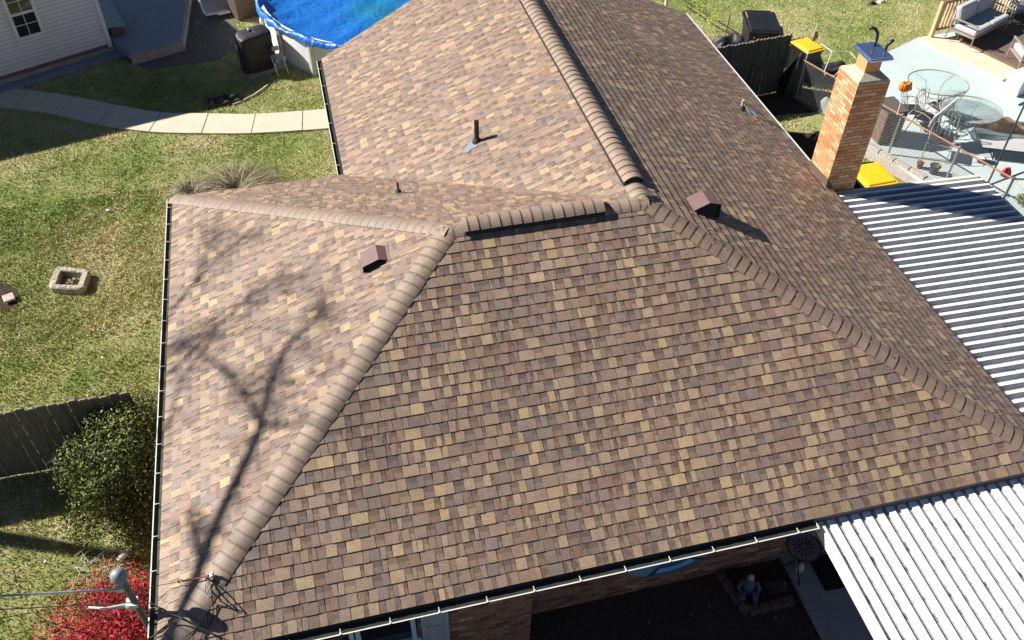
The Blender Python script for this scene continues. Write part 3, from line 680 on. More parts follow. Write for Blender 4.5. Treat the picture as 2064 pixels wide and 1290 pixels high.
lp.tube([on(PC, 428, 1206)+Vector((0, 0, .05)), on(PS, 431, 1218)+Vector((0, 0, .04)), on(PS, 431, 1240)+Vector((0, 0, .025)), on(PS, 428, 1256)+Vector((0, 0, .03)), on(PS, 405, 1290)+Vector((0, 0, .03)), on(PS, 395, 1320)+Vector((0, 0, .03))], .007, 5)
lp.build('wire_loop', 'wire_dark', T)
m_ = MB(); m_.tube([hk+Vector((-.05, 0, .035)), on(PC, 372, 1180)+Vector((0, 0, .09))], .008, 6)
hkk = on(PC, 368, 1180)+Vector((0, 0, .09)); m_.tube([hkk+Vector((.03*math.cos(a_), .0, .03*math.sin(a_))) for a_ in [i*.6 for i in range(8)]], .006, 5); m_.build('hook_rod', 'pipe_rust', T)
MB().tube([hkk, on(PC, 330, 1188)+Vector((0, 0, .1)), at(120, 1225, .25), at(-300, 1300, .5)], .004, 5).build('guy_wire', 'wire_dark', T)
cable('drop_wire', 'dark wire running from the gutter up and over the front corner of the roof', [at(292, 1212, .0), on(PC, 318, 1228)+Vector((0, 0, .10)), on(PC, 345, 1247)+Vector((0, 0, .12)), on(PC, 375, 1262)+Vector((0, 0, .2)), on(PS, 440, 1300)+Vector((0, 0, .25))], .006, 'wire_dark')
m_ = MB(); m_.tube([on(PC, 305, 1290)+Vector((0, 0, .05)), on(PC, 330, 1278)+Vector((0, 0, .06)), on(PC, 352, 1262)+Vector((0, 0, .09)), on(PC, 372, 1258)+Vector((0, 0, .12)), on(PS, 400, 1272)+Vector((0, 0, .12)), on(PS, 425, 1292)+Vector((0, 0, .1))], .008, 6)
m_.tube([on(PS, 378, 1290)+Vector((0, 0, .1)), on(PS, 398, 1282)+Vector((0, 0, .14)), on(PS, 425, 1286)+Vector((0, 0, .1))], .010, 6)
tag(m_.build('looped_cable', 'wire_dark'), 'black cable looped over the front hip at the bottom edge of the photo', 'cable')

# ================================================================== FENCES
def board_fence(name, label, a, b, h, wb, mat, tips, rails=True, lean=0, vary=.02):
    a, b = Vector((*a, 0)), Vector((*b, 0)); T = thing(name, label, 'fence', (a.x, a.y, G)); d = (b-a); ln = d.length; d.normalize(); n = Vector((-d.y, d.x, 0)); k = int(ln/wb)
    bd = MB(); tp = MB(); ang = math.atan2(d.y, d.x)
    for i in range(k):
        c = a+d*((i+.5)*ln/k)+n*random.uniform(-.006, .006); hh = h+random.uniform(-vary, vary); w_ = ln/k-.010; z0 = G+.03
        s = d*(w_/2); t_ = n*.009; ck = d*(w_*.22)
        for mb, zA, zB, tip in ((bd, z0, G+hh-.03, 0), (tp, G+hh-.03, G+hh, 1)):
            s2 = s-ck if tip else s
            mb.add([c+x for x in (-s-t_, s-t_, s+t_, -s+t_)], []); 
            v = [c+x+Vector((0, 0, zA)) for x in (-s-t_, s-t_, s+t_, -s+t_)]+[c+x+Vector((0, 0, zB)) for x in (-s2-t_, s2-t_, s2+t_, -s2+t_)]
            del mb.v[-4:]
            mb.add(v, [(0, 1, 5, 4), (1, 2, 6, 5), (2, 3, 7, 6), (3, 0, 4, 7), (4, 5, 6, 7), (3, 2, 1, 0)])
    bd.build('boards', mat, T); tp.build('board_tips', tips, T)
    for z in (.35, h*.55, h-.3):
        c = (a+b)/2+n*.035+Vector((0, 0, G+z)); MB().box(c, (ln, .04, .085), rz=ang).build('rail', mat, T)
    for i in range(int(ln/2.3)+1):
        c = a+d*min(ln, i*2.3)+n*.09; MB().box((c.x, c.y, G+h/2-.03), (.09, .09, h-.05), rz=ang).build('post', mat, T)
    return T
board_fence('board_fence', 'weathered grey board fence at the left edge, half hidden by the green bush', (-8.6, 5.07), (-.85, 5.07), 1.49, .148, 'fence_grey', 'fence_tip', vary=.02)
board_fence('board_fence', 'dark board fence with scalloped pale tips in the shade behind the right eave', (10.9, 12.86), (14.25, 13.26), 1.60, .10, 'fence_dark', 'fence_tip', vary=.018)

def chain_fence(name, label, A, B, h, posts, ball=True, mesh_mat='wire', cell=.075, rail='rust_rail'):
    A, B = Vector((*A, G)), Vector((*B, G)); T = thing(name, label, 'fence', tuple(A)); d = B-A; ln = d.length; d.normalize(); n = Vector((-d.y, d.x, 0)); up = Vector((0, 0, 1))
    m = MB(); k = int((ln+h)/cell); r_ = .0022
    for sgn in (1, -1):
        for i in range(k):
            s = i*cell-(h if sgn > 0 else 0); p0 = (s, 0) ; p1 = (s+h, h)
            if sgn < 0: p0 = (s, 0); p1 = (s-h, h)
            x0, z0 = p0; x1, z1 = p1
            t0, t1 = 0, 1
            dx = x1-x0
            for lo in (0,):
                if dx > 0: t0 = max(t0, (0-x0)/dx); t1 = min(t1, (ln-x0)/dx)
                else: t0 = max(t0, (ln-x0)/dx); t1 = min(t1, (0-x0)/dx)
            if t1-t0 < .02: continue
            P = lambda t: A+d*(x0+dx*t)+up*(.04+(h-.06)*t)+n*.004*sgn
            m.tube([P(t0), P(t1)], r_, 3, cap=False)
    m.build('wire_mesh', mesh_mat, T)
    MB().tube([A+up*h, B+up*h], .021, 8).build('top_rail', rail, T)
    MB().tube([A+up*.05, B+up*.05], .008, 6).build('bottom_wire', 'wire_dark', T)
    for t in posts:
        p = A+d*(t*ln); q = MB(); q.tube([p-up*.1, p+up*(h+.03)], .026, 10); q.lathe([(.03, h), (.034, h+.03), (.022, h+.06), (0, h+.07)], (p.x, p.y, G), 10); q.build('post', 'galv', T)
    return T
chain_fence('chain_link_fence', 'low chain link fence with a rusty top rail along the edge of the painted patio', FA, FB, 1.06, [0, .28, .525, .78, 1.0])
gA = at(2046, 402, G); gB = at(2110, 300, G)
chain_fence('chain_link_gate', 'chain link gate with grey posts at the right edge beyond the metal cover', FB, (18.3, 6.9), 1.06, [0, .45, 1.0], rail='galv')
rd = at(2030, 345, -1.62)
T = MB(); 
for i in range(7):
    T.lathe([(.0, -.02), (.05, .0), (.075, .06), (.06, .13), (.03, .19), (0, .2)], (rd.x+random.uniform(-.05, .05), rd.y+random.uniform(-.03, .03), rd.z-.14+random.uniform(-.02, .03)), 10, sx=1.1, sy=.6)
tag(T.build('red_bag', 'red_plastic', smooth=True), 'crumpled red plastic bag tied to the chain link gate', 'bag')
pl = MB(); pb = at(2000, 345, G+.02); pt = at(2066, 205, -1.0); 
tag(MB().tube([at(1990, 372, -2.55), at(2075, 190, -1.35)], .022, 8).build('leaning_pole', 'pipe_black'), 'long black pole leaning across the gate at the right edge', 'pole')

# pumpkin on a stake, clothes line, flag stake
pb = Vector((15.32, 9.98, G)); pt_ = at(1833, 158, -.75)
T = thing('pumpkin_stake', 'orange pumpkin decoration high on a white garden stake beside the chimney', 'decoration', tuple(pb))
pk = at(1825, 174, -.92); MB().tube([at(1808, 232, -1.52), pk, pk+(pk-at(1808, 232, -1.52)).normalized()*.16], .009, 6).build('stake', 'plastic_white', T)
m = MB(); 
for i in range(9):
    a = i*2*math.pi/9; m.lathe([(0, -.10), (.05, -.085), (.07, 0), (.05, .08), (0, .095)], (pk.x+.085*math.cos(a), pk.y+.085*math.sin(a)*.7, pk.z), 10, sx=1, sy=.85)
m.build('pumpkin', 'pumpkin', T, smooth=True); MB().tube([pk+Vector((0, 0, .05)), pk+Vector((.01, 0, .11))], [.014, .009], 6).build('stem', 'pipe_black', T)
MB().box(pk+Vector((.19, .02, -.10)), (.03, .02, .07)).build('tag', 'iron_black', T)
s0, s1 = at(1624, 122, -1.55), at(1648, 48, -.55)
T = thing('flag_stake', 'thin grey stake with a faded orange flag above the yellow lidded bin', 'flag', (s0.x, s0.y, G)); MB().tube([(s0.x, s0.y, G), s0, s0*.5+s1*.5+Vector((0, 0, 0)), s1], .010, 6).build('stake', 'rope_white', T)
f0 = lerp(s0, s1, .80); MB().add([f0, f0+Vector((.10, .02, -.02)), f0+Vector((.13, .0, -.16)), f0+Vector((.05, .0, -.26)), f0+Vector((-.03, -.01, -.24))], [(0, 1, 2, 3, 4)]).build('flag', 'cloth_orange', T)
r1 = [at(1655, 88, -1.45), at(1677, 104, -1.45), at(1713, 104, -1.45), at(1725, 118, -1.5)]; r2 = [at(1677, 104, -1.45), at(1668, 128, -1.5), at(1661, 145, -1.53), at(1664, 152, -1.6)]
T = MB(); T.tube(r1, .010, 6); T.tube(r2, .010, 6); T.tube([at(1664, 148, -1.54), at(1682, 153, -1.55), at(1697, 136, -1.5)], .009, 6)
tag(T.build('rope', 'rope_white'), 'knotted white rope strung between the fence rail and the chimney side', 'rope')

# ================================================================== BINS
def make_bin(label, lidmat, loc, rz):
    T = thing('wheeled_bin', label, 'bin', loc, 'wheeled bins in the side yard', rz)
    b = MB(); b.box((0, 0, .50), (.58, .70, .88), taper=.80); b.box((0, 0, .93), (.62, .75, .05)); b.build('body', 'bin_black', T, local=True, bevel=.02)
    l = MB(); l.box((0, -.01, .975), (.64, .80, .035)); l.box((0, -.03, 1.005), (.52, .62, .035), taper=1.08); l.box((0, -.32, .965), (.45, .09, .05))
    l.build('lid', lidmat, T, local=True, bevel=.018)
    for x in (-.1, .1): MB().box((x, .1, 1.026), (.012, .35, .006)).build('rib', lidmat, T, local=True)
    h = MB(); h.tube([(-.24, .38, .93), (-.24, .44, .96), (.24, .44, .96), (.24, .38, .93)], .018, 8); h.build('handle', 'bin_black', T, local=True)
    for x in (-.29, .29): w_ = MB(); w_.X = Matrix.Translation((x, .32, .12)) @ Matrix.Rotation(R(90), 4, 'Y'); w_.lathe([(.04, -.03), (.12, -.03), (.12, .03), (.04, .03)], (0, 0, 0), 16); w_.build('wheel', 'rubber', T, local=True)
    return T
p = at(1760, 351, -1.6); b1 = make_bin('black bin with a yellow lid standing right beside the chimney foot', 'bin_yellow', (p.x, p.y, G), R(2)); b1.scale = (1.2, 1, 1)
p = at(1628, 90, -1.6); make_bin('yellow lidded bin in the side yard, behind the dark board fence end', 'bin_yellow', (p.x, p.y, G), R(12)).scale = (.88, .9, 1)
p = at(1536, 43, -1.6); make_bin('all black bin with a ribbed lid on the grass behind the dark fence', 'bin_black', (p.x, p.y, G), R(-16)).scale = (1.4, 1.55, 1)

def heap(name, label, cat, c, sx, sy, h, mat, seed=1, n=26, sharp=.5, rz=0):
    rr = random.Random(seed); mb = MB(); vs = []; N = n
    ph = [rr.uniform(0, 6.28) for _ in range(8)]
    for j in range(N+1):
        for i in range(N+1):
            u, v = i/N*2-1, j/N*2-1; r_ = max(abs(u), abs(v)); e = max(0, 1-r_**3)
            z = h*e**.7*(.72+.22*math.sin(2.6*u+ph[0]+1.7*v)*math.cos(2.3*v+ph[1])) + .035*e**.5*(math.sin(7*u+5*v+ph[2])+math.sin(9*v-4*u+ph[3])*.7)
            k = 1+.12*math.sin(3*math.atan2(v, u)+ph[4])+.06*math.sin(7*math.atan2(v, u)+ph[5])
            x, y = u*sx*k, v*sy*k; vs.append((c[0]+x*math.cos(rz)-y*math.sin(rz), c[1]+x*math.sin(rz)+y*math.cos(rz), c[2]+max(0.002, z)))
    mb.add(vs, [(j*(N+1)+i, j*(N+1)+i+1, (j+1)*(N+1)+i+1, (j+1)*(N+1)+i) for j in range(N) for i in range(N)])
    return tag(mb.build(name, mat, smooth=True), label, cat)
p = at(1472, 92, G+.3); heap('covered_pile', 'low pile under a dark grey tarp behind the board fence tips', 'tarp pile', (p.x, p.y, G), .55, .45, .75, 'cover_black', 3)
p = at(1560, 75, G+.4); heap('covered_pile', 'black tarp bundle beside the all black bin behind the dark fence', 'tarp pile', (p.x, p.y, G), .40, .30, .7, 'cover_black', 9)
p = at(1668, 145, G+.1); heap('black_tarp', 'flat black tarp on the grass behind the chain link fence left of the chimney', 'tarp', (p.x, p.y, G), .75, .45, .28, 'cover_black', 5)
p = at(1583, 190, G); heap('cloth_bag', 'black cloth bag at the end of the dark board fence, enlarged to shade the side yard', 'bag', (p.x+.12, p.y+.05, G), .30, .20, 1.35, 'cover_black', 6, n=22)  # bag made taller than seen so it throws shade over the yard
# grey rock / cover seen through the mesh near the chimney
p = at(1668, 215, G+.2); heap('garden_boulder', 'grey boulder behind the chain link beside the chimney', 'rock', (p.x+.2, p.y, G), .28, .30, .5, 'concrete_grey', 12, n=12)
# lattice box on the patio
bx = Vector((15.72, 10.78, G+.03)); T = thing('slatted_box', 'tall dark brown slatted box on the patio right of the chimney', 'storage box', tuple(bx))
m = MB(); m.box(bx+Vector((0, 0, .42)), (.50, .62, .82)); m.build('body', 'lattice_brown', T)
m = MB()
for i in range(11):
    z = .06+i*.075; m.box(bx+Vector((0, -.322, z)), (.52, .012, .05)); m.box(bx+Vector((-.262, 0, z)), (.012, .62, .05))
m.build('slats', 'wood_brown', T); MB().box(bx+Vector((0, 0, .845)), (.54, .68, .03)).build('lid', 'lattice_brown', T)

# ================================================================== PATIO FURNITURE
def glass_table(label, loc, rz, rx=.72, ry=.62):
    T = thing('glass_table', label, 'table', loc, 'round glass patio tables', rz)
    t = MB(); t.lathe([(0, .70), (.98, .70), (.98, .708), (0, .708)], (0, 0, 0), 48, sx=rx, sy=ry); t.build('tabletop', 'table_glass', T, local=True)
    r_ = MB(); r_.tube([(rx*math.cos(a), ry*math.sin(a), .704) for a in [i*2*math.pi/48 for i in range(48)]], .016, 8, closed=True); r_.build('rim', 'frame_taupe', T, local=True)
    for i in range(4):
        a = R(45+90*i); l = MB(); l.tube([(rx*.88*math.cos(a), ry*.88*math.sin(a), .69), (rx*.45*math.cos(a), ry*.45*math.sin(a), .62), (rx*.30*math.cos(a), ry*.3*math.sin(a), .35), (rx*.62*math.cos(a), ry*.62*math.sin(a), .01)], .013, 8); l.build('leg', 'frame_taupe', T, local=True)
    b = MB(); b.tube([(rx*.3*math.cos(a), ry*.3*math.sin(a), .35) for a in [i*2*math.pi/16 for i in range(16)]], .009, 6, closed=True); b.build('brace', 'frame_taupe', T, local=True)
    return T
z0 = G+.03
p = at(1891, 166, z0+.705); t1 = glass_table('round glass table, the farther of the two, right of the pumpkin stake', (p.x, p.y, z0), R(-20))
p = at(1957, 221, z0+.66); t2 = dup(t1, None, (p.x, p.y, z0-.04), R(-10), 'round glass table, the nearer of the two, tilted edge towards the white panel')
def wire_chair(label, loc, rz, seat='mesh_black'):
    T = thing('patio_chair', label, 'chair', loc, 'metal patio chairs by the glass tables', rz)
    for s in (-1, 1):
        f = MB(); f.tube([(s*.26, -.26, 0), (s*.27, -.24, .38), (s*.27, -.16, .58), (s*.27, .05, .63), (s*.25, .24, .60), (s*.22, .34, .92)], .011, 8); f.build('side_frame', 'frame_taupe', T, local=True)
        f = MB(); f.tube([(s*.25, .30, 0), (s*.25, .20, .40), (s*.26, .05, .63)], .011, 8); f.build('rear_leg', 'frame_taupe', T, local=True)
    b = MB(); b.tube([(-.22, .34, .92), (-.1, .37, .99), (.1, .37, .99), (.22, .34, .92)], .011, 8)
    for x in (-.14, -.05, .05, .14): b.tube([(x, .22, .44), (x*1.15, .28, .65), (x, .36, .97)], .006, 6)
    b.build('backrest', 'frame_taupe', T, local=True)
    s = MB(); s.box((0, 0, .42), (.46, .46, .022)); s.build('seat', seat, T, local=True, bevel=.008); b = MB(); b.tube([(-.26, -.24, .40), (.26, -.24, .40)], .010, 6); b.tube([(-.25, .20, .40), (.25, .20, .40)], .010, 6); b.build('stretcher', 'frame_taupe', T, local=True)
    return T
p = at(1838, 222, z0+.4); c1 = wire_chair('metal patio chair with a black seat, nearest the pumpkin stake', (p.x, p.y, z0), R(75))
p = at(1868, 238, z0+.4); c2 = dup(c1, None, (p.x, p.y, z0), R(30), 'metal patio chair between the slatted box and the white panel')
p = at(1896, 215, z0+.4); c3 = dup(c1, None, (p.x, p.y, z0), R(190), 'metal patio chair pushed under the farther glass table')
p = at(1893, 290, z0+.3); c4 = dup(c1, None, (p.x, p.y, z0), R(-40), 'metal patio chair in the shadow in front of the nearer glass table')
pa, pb_ = at(1877, 246, z0+.62), at(1926, 206, z0+.95)
T = MB(); d = (pb_-pa); ln = d.length; mid = (pa+pb_)/2; dd = d.normalized(); sd_ = (ray(1902, 226).normalized()*-1+Vector((.05, .0, .55))).normalized(); sd_ = (sd_-dd*sd_.dot(dd)).normalized()*.26; nn = dd.cross(sd_).normalized()*.014
T.add([pa-sd_-nn, pb_-sd_-nn, pb_+sd_-nn, pa+sd_-nn, pa-sd_+nn, pb_-sd_+nn, pb_+sd_+nn, pa+sd_+nn], [(0, 1, 2, 3), (4, 7, 6, 5), (0, 4, 5, 1), (1, 5, 6, 2), (2, 6, 7, 3), (3, 7, 4, 0)])
TT = thing('folding_table', 'white folding table tipped up on its metal legs in front of the nearer glass table', 'folding table', (mid.x, mid.y, z0))
T.build('tabletop', 'plastic_white', TT, bevel=.005)
for k in (.15, .85):
    q = lerp(pa, pb_, k); l = MB(); l.tube([q-sd_*.5, Vector((q.x+.15, q.y-.22, z0)), Vector((q.x+.35, q.y-.05, z0)), q+sd_*.6], .011, 6); l.build('leg', 'galv', TT)
for px, lab, mt, rad in (((1852, 338), 'small dark red flower pot on the patio, left of the bigger black pot', 'pot_red', .075), ((1880, 349), 'black flower pot of dry stems on the patio by the fence', 'pot_black', .115)):
    p = at(*px, z0); T = thing('flower_pot', lab, 'pot', (p.x, p.y, z0), 'pots by the fence'); h = rad*1.7
    MB().lathe([(rad*.7, 0), (rad, h), (rad*1.1, h), (rad*1.1, h+.02), (rad*.92, h+.02), (rad*.88, h*.85), (0, h*.85)], (p.x, p.y, z0), 20).build('pot', mt, T, smooth=False)
    s = MB()
    for i in range(14):
        a = random.uniform(0, 6.28); r_ = random.uniform(0, rad*.6); q = Vector((p.x+r_*math.cos(a), p.y+r_*math.sin(a), z0+h*.85)); s.tube([q, q+Vector((math.cos(a)*.04, math.sin(a)*.04, .10)), q+Vector((math.cos(a)*.09, math.sin(a)*.09, .12+random.random()*.06))], .003, 4)
    s.build('dry_stems', 'wood_post', T)
# tall dry potted stem, brown tarp, lounger, white ribbed box, deck set
p0, p1, p2 = at(2017, 186, z0), at(2047, 201, z0), at(2058, 168, z0+.42)
d = Vector((p1.x-p0.x, p1.y-p0.y, 0)); wd = d.length; d.normalize(); n_ = Vector((-d.y, d.x, 0)); bc = (p0+p1)/2+n_*.30; bz = math.atan2(d.y, d.x)
T = thing('ribbed_box', 'white ribbed plastic box on a low pad at the right edge of the patio', 'storage box', (bc.x, bc.y, z0)); m = MB(); m.box((bc.x, bc.y, z0+.28), (wd, .60, .44), rz=bz, taper=.96); m.build('body', 'plastic_white', T, bevel=.02)
m = MB()
for i in range(4):
    q = Vector((bc.x, bc.y, z0+.28))+d*((i-1.5)*wd/4)-n_*.30; m.box(q, (wd/4-.03, .02, .36), rz=bz)
m.build('front_ribs', 'plastic_white', T, bevel=.006); MB().box((bc.x, bc.y, z0+.515), (wd+.03, .63, .03), rz=bz).build('lid', 'plastic_white', T, bevel=.01)
MB().box((bc.x-.05, bc.y-.05, z0+.028), (wd+.35, .9, .055), rz=bz).build('pad', 'patio_paint', T)
p = at(2030, 258, z0); heap('brown_tarp', 'crumpled brown tarp lying on the patio at the right edge', 'tarp', (p.x, p.y, z0), .75, .24, .22, 'wood_brown', 8, rz=R(-32))
p = at(1985, 250, z0); heap('brown_tarp', 'flat end of brown cloth beside the nearer glass table', 'tarp', (p.x, p.y, z0), .33, .14, .09, 'wood_brown', 18, rz=R(-10))
p = at(2052, 295, z0+.25); T = thing('sun_lounger', 'low grey sling lounger at the right edge below the brown tarp', 'sun lounger', (p.x, p.y, z0), None, R(-25))
m = MB(); m.tube([(-.85, -.3, .28), (.9, -.3, .28), (.9, .3, .28), (-.85, .3, .28)], .016, 8, closed=True); m.build('frame', 'wire_dark', T, local=True); m = MB(); m.box((0, 0, .285), (1.70, .56, .015)); m.build('sling', 'cushion', T, local=True)
for x in (-.6, .6):
    l = MB(); l.tube([(x, -.3, .28), (x+.08, -.3, .0), (x+.08, .3, .0), (x, .3, .28)], .014, 8); l.build('leg', 'wire_dark', T, local=True)

# deck
dz = G+.15
deck = P2([(1902, -2), (1936, 79.8), (2032, 126), (2110, 165)], dz)+[(27, 12.5), (27, 22), (20.5, 22)]
dm = MB(); dm.prism(deck, G-.05, dz)
dk = dm.build('deck', 'wood_deck'); tag(dk, kind='structure')
sl = MB(); dd0 = Vector((deck[2][0]-deck[1][0], deck[2][1]-deck[1][1], 0)).normalized(); nrm = Vector((-dd0.y, dd0.x, 0))
nrm = nrm if nrm.x > 0 or nrm.y > 0 else -nrm
for i in range(46):
    o_ = Vector((deck[1][0], deck[1][1], 0))+nrm*(.01+i*.145)-dd0*3
    q = [(o_.x, o_.y), ((o_+dd0*14).x, (o_+dd0*14).y), ((o_+dd0*14+nrm*.135).x, (o_+dd0*14+nrm*.135).y), ((o_+nrm*.135).x, (o_+nrm*.135).y)]
    dp = deck; ar = sum(dp[i2][0]*dp[(i2+1) % len(dp)][1]-dp[(i2+1) % len(dp)][0]*dp[i2][1] for i2 in range(len(dp))); dp = dp if ar > 0 else dp[::-1]
    q = clip(q if True else q, dp)
    if len(q) >= 3: sl.prism(q, dz+.002, dz+.022)
tag(sl.build('deck_boards', 'wood_deck'), kind='structure'); dz += .022
# railing
p0 = at(1876, 74, dz-.1); T = thing('deck_railing', 'wooden deck railing with turned pickets behind the cushioned sofa', 'railing', (p0.x, p0.y, G))
pe = at(1935, 55, dz); rdv = (Vector((pe.x, pe.y, 0))-Vector((p0.x, p0.y, 0))).normalized(); ra = math.atan2(rdv.y, rdv.x)
for s in (0, 1.9, 3.8): MB().box((p0.x+rdv.x*s, p0.y+rdv.y*s, G+.55), (.10, .10, 1.1), rz=ra).build('post', 'wood_post', T, bevel=.006)
for z in (1.08, .28): MB().box((p0.x+rdv.x*1.9, p0.y+rdv.y*1.9, G+z), (3.8, .09, .045), rz=ra).build('rail', 'wood_brown', T)
m = MB()
for i in range(30): s = .12+i*.125; m.box((p0.x+rdv.x*s, p0.y+rdv.y*s, G+.68), (.038, .038, .80), rz=ra)
m.build('pickets', 'wood_post', T)
# outdoor sofa set
def sofa(label, loc, rz, w_=1.35, seats=2, name='outdoor_sofa', cat='sofa'):
    T = thing(name, label, cat, loc, None, rz); D = .72
    for s in (-1, 1):
        x = s*w_/2; f = MB(); f.tube([(x, -D/2, 0), (x, -D/2, .58), (x, D/2, .60), (x, D/2+.06, .0)], .018, 6); f.build('arm_frame', 'frame_taupe', T, local=True)
        f = MB(); f.box((x, 0, .60), (.06, D+.02, .025)); f.build('armrest', 'frame_taupe', T, local=True, bevel=.005)
    f = MB(); f.box((0, 0, .26), (w_, D, .04)); f.tube([(-w_/2, D/2, .3), (-w_/2, D/2+.12, .85), (w_/2, D/2+.12, .85), (w_/2, D/2, .3)], .016, 6); f.build('base_frame', 'frame_taupe', T, local=True)
    cw = (w_-.08)/seats
    for i in range(seats):
        x = -w_/2+.04+cw*(i+.5); c = MB(); c.box((x, -.02, .37), (cw-.01, D-.06, .16)); c.build('seat_cushion', 'cushion', T, local=True, bevel=.045, smooth=False)
        c = MB(); c.box((x, D/2-.04, .68), (cw-.02, .20, .46), rx=R(-14)); c.build('back_cushion', 'cushion', T, local=True, bevel=.07)
    return T
a_, b_ = at(1965, 69, dz+.4), at(2036, 32, dz+.4); dv = Vector((b_.x-a_.x, b_.y-a_.y, 0)); rz_ = math.atan2(dv.y, dv.x); cen = (a_+b_)/2+Vector((-dv.y, dv.x, 0)).normalized()*.34
sofa('two seat outdoor sofa with pale grey cushions on the brown deck', (cen.x, cen.y, dz), rz_, w_=max(1.2, dv.length))
q = cen+dv.normalized()*1.75; sofa('grey cushioned armchair beyond the two seat sofa at the top right corner', (q.x+.1, q.y+.1, dz), rz_-.2, .75, 1, 'outdoor_armchair', 'armchair')
p = at(2062, 112, dz+.3); sofa('grey cushioned armchair facing the sofa at the right edge of the deck', (p.x+.25, p.y+.05, dz), rz_+R(140), .75, 1, 'outdoor_armchair', 'armchair')

# ================================================================== NEIGHBOUR
nv = Vector((.903, .431, 0)).normalized(); nn_ = Vector((.431, -.903, 0)).normalized(); nb = -nn_; O_ = Vector((-2.41, 19.09, 0)); na = math.atan2(nv.y, nv.x)
T = thing('white_house', 'white lap sided house at the top left corner with one small window', 'house', (O_.x, O_.y, G))
tl, tpk, hpk, hl, hr = 7.2, 2.0, 3.55, 2.45, 3.25      # gable profile along the wall
hz = lambda t: (hpk-(t-tpk)*(hpk-hl)/(tl-tpk)) if t > tpk else (hpk-(tpk-t)*(hpk-hr)/tpk)
m = MB(); zb = .26; s_ = .105; k = 0
while zb < 3.5:
    z0_, z1_ = G+zb, G+min(zb+s_, 3.5); a0, a1 = .0, tl
    for t0, t1 in ((0, tpk), (tpk, tl)):
        if min(hz(t0), hz(t1)) < zb and max(hz(t0), hz(t1)) < zb: continue
        if hz(t0) < zb: t0 = tpk-(hpk-zb)/((hpk-hr)/tpk)
        if hz(t1) < zb: t1 = tpk+(hpk-zb)/((hpk-hl)/(tl-tpk))
        P = lambda t, z, o: O_-nv*t+nn_*o+Vector((0, 0, z))
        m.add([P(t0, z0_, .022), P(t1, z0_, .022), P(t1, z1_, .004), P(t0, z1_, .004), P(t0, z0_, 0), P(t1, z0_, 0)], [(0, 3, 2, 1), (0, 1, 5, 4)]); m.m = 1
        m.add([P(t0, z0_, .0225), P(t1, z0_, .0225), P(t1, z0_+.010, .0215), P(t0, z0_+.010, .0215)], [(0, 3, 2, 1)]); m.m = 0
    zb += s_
m.build('wall', ['siding', 'siding_lap_shade'], T)
m = MB(); 
def blk(mb, t0, t1, z0, z1, o0, o1): mb.add([O_-nv*t+nn_*o+Vector((0, 0, G+z)) for z in (z0, z1) for t, o in ((t0, o0), (t1, o0), (t1, o1), (t0, o1))], [(0, 3, 2, 1), (4, 5, 6, 7), (0, 1, 5, 4), (1, 2, 6, 5), (2, 3, 7, 6), (3, 0, 4, 7)])
c0_ = O_-nv*(tl/2)+nb*4.5; m.add([O_-nv*t+nb*o+Vector((0, 0, G+z)) for t, o, z in ((0, 0, 0), (tl, 0, 0), (tl, 9, 0), (0, 9, 0), (0, 0, hr), (tl, 0, hl), (tl, 9, hl), (0, 9, hr), (tpk, .0, hpk), (tpk, 9, hpk))],
      [(0, 4, 8, 5, 1), (1, 5, 6, 2), (2, 6, 9, 7, 3), (3, 7, 4, 0)]); m.build('side_wall', 'siding', T)
m = MB(); m.add([O_-nv*t+nb*o+Vector((0, 0, G+z)) for o in (-.28, 9.2) for t, z in ((-.3, hr-.05), (tpk, hpk+.02), (tl+.3, hl-.04))]+[O_-nv*t+nb*o+Vector((0, 0, G+z+.10)) for o in (-.28, 9.2) for t, z in ((-.3, hr-.05), (tpk, hpk+.02), (tl+.3, hl-.04))],
      [(0, 1, 4, 3), (1, 2, 5, 4), (6, 9, 10, 7), (7, 10, 11, 8), (0, 6, 7, 1), (1, 7, 8, 2), (3, 4, 10, 9), (4, 5, 11, 10), (0, 3, 9, 6), (2, 8, 11, 5)]); m.build('roof', 'roof_grey', T)
m = MB(); blk(m, -.03, .07, .18, 2.85, -.02, .045); m.build('corner_board', 'trim_white', T)
m = MB(); blk(m, .02, tl, .17, .26, -.02, .03); m.build('skirt_board', 'wood_brown', T)
m = MB(); blk(m, -.06, tl, -.1, .17, -.04, .045); m.build('foundation', 'concrete_grey', T)
w0, w1, wa, wb_ = 1.50, 2.09, 1.06, 2.25
m = MB()
for t0, t1, z0_, z1_ in ((w0-.05, w0+.03, wa-.06, wb_), (w1-.03, w1+.05, wa-.06, wb_), (w0+.03, w1-.03, wa-.06, wa+.02), (w0+.03, w1-.03, wb_-.08, wb_), (w0+.03, w1-.03, (wa+wb_)/2-.04, (wa+wb_)/2+.03)): blk(m, t0, t1, z0_, z1_, .0, .06)
wi = m.build('window', 'trim_white', T, bevel=.004); m = MB(); blk(m, w0+.02, w1-.02, wa, wb_-.02, .0, .030); m.build('pane', 'window_glass', wi)
m = MB(); mw = (w0+w1)/2; blk(m, mw-.008, mw+.008, wa+.02, wb_-.08, .028, .036)
for z in ((wa*.75+wb_*.25), (wa*.25+wb_*.75)): blk(m, w0+.03, w1-.03, z-.008, z+.008, .029, .035)
m.build('muntins', 'trim_white', wi); m = MB(); blk(m, w0-.09, w1+.09, wa-.10, wa-.055, .0, .10); m.build('sill', 'trim_white', wi)
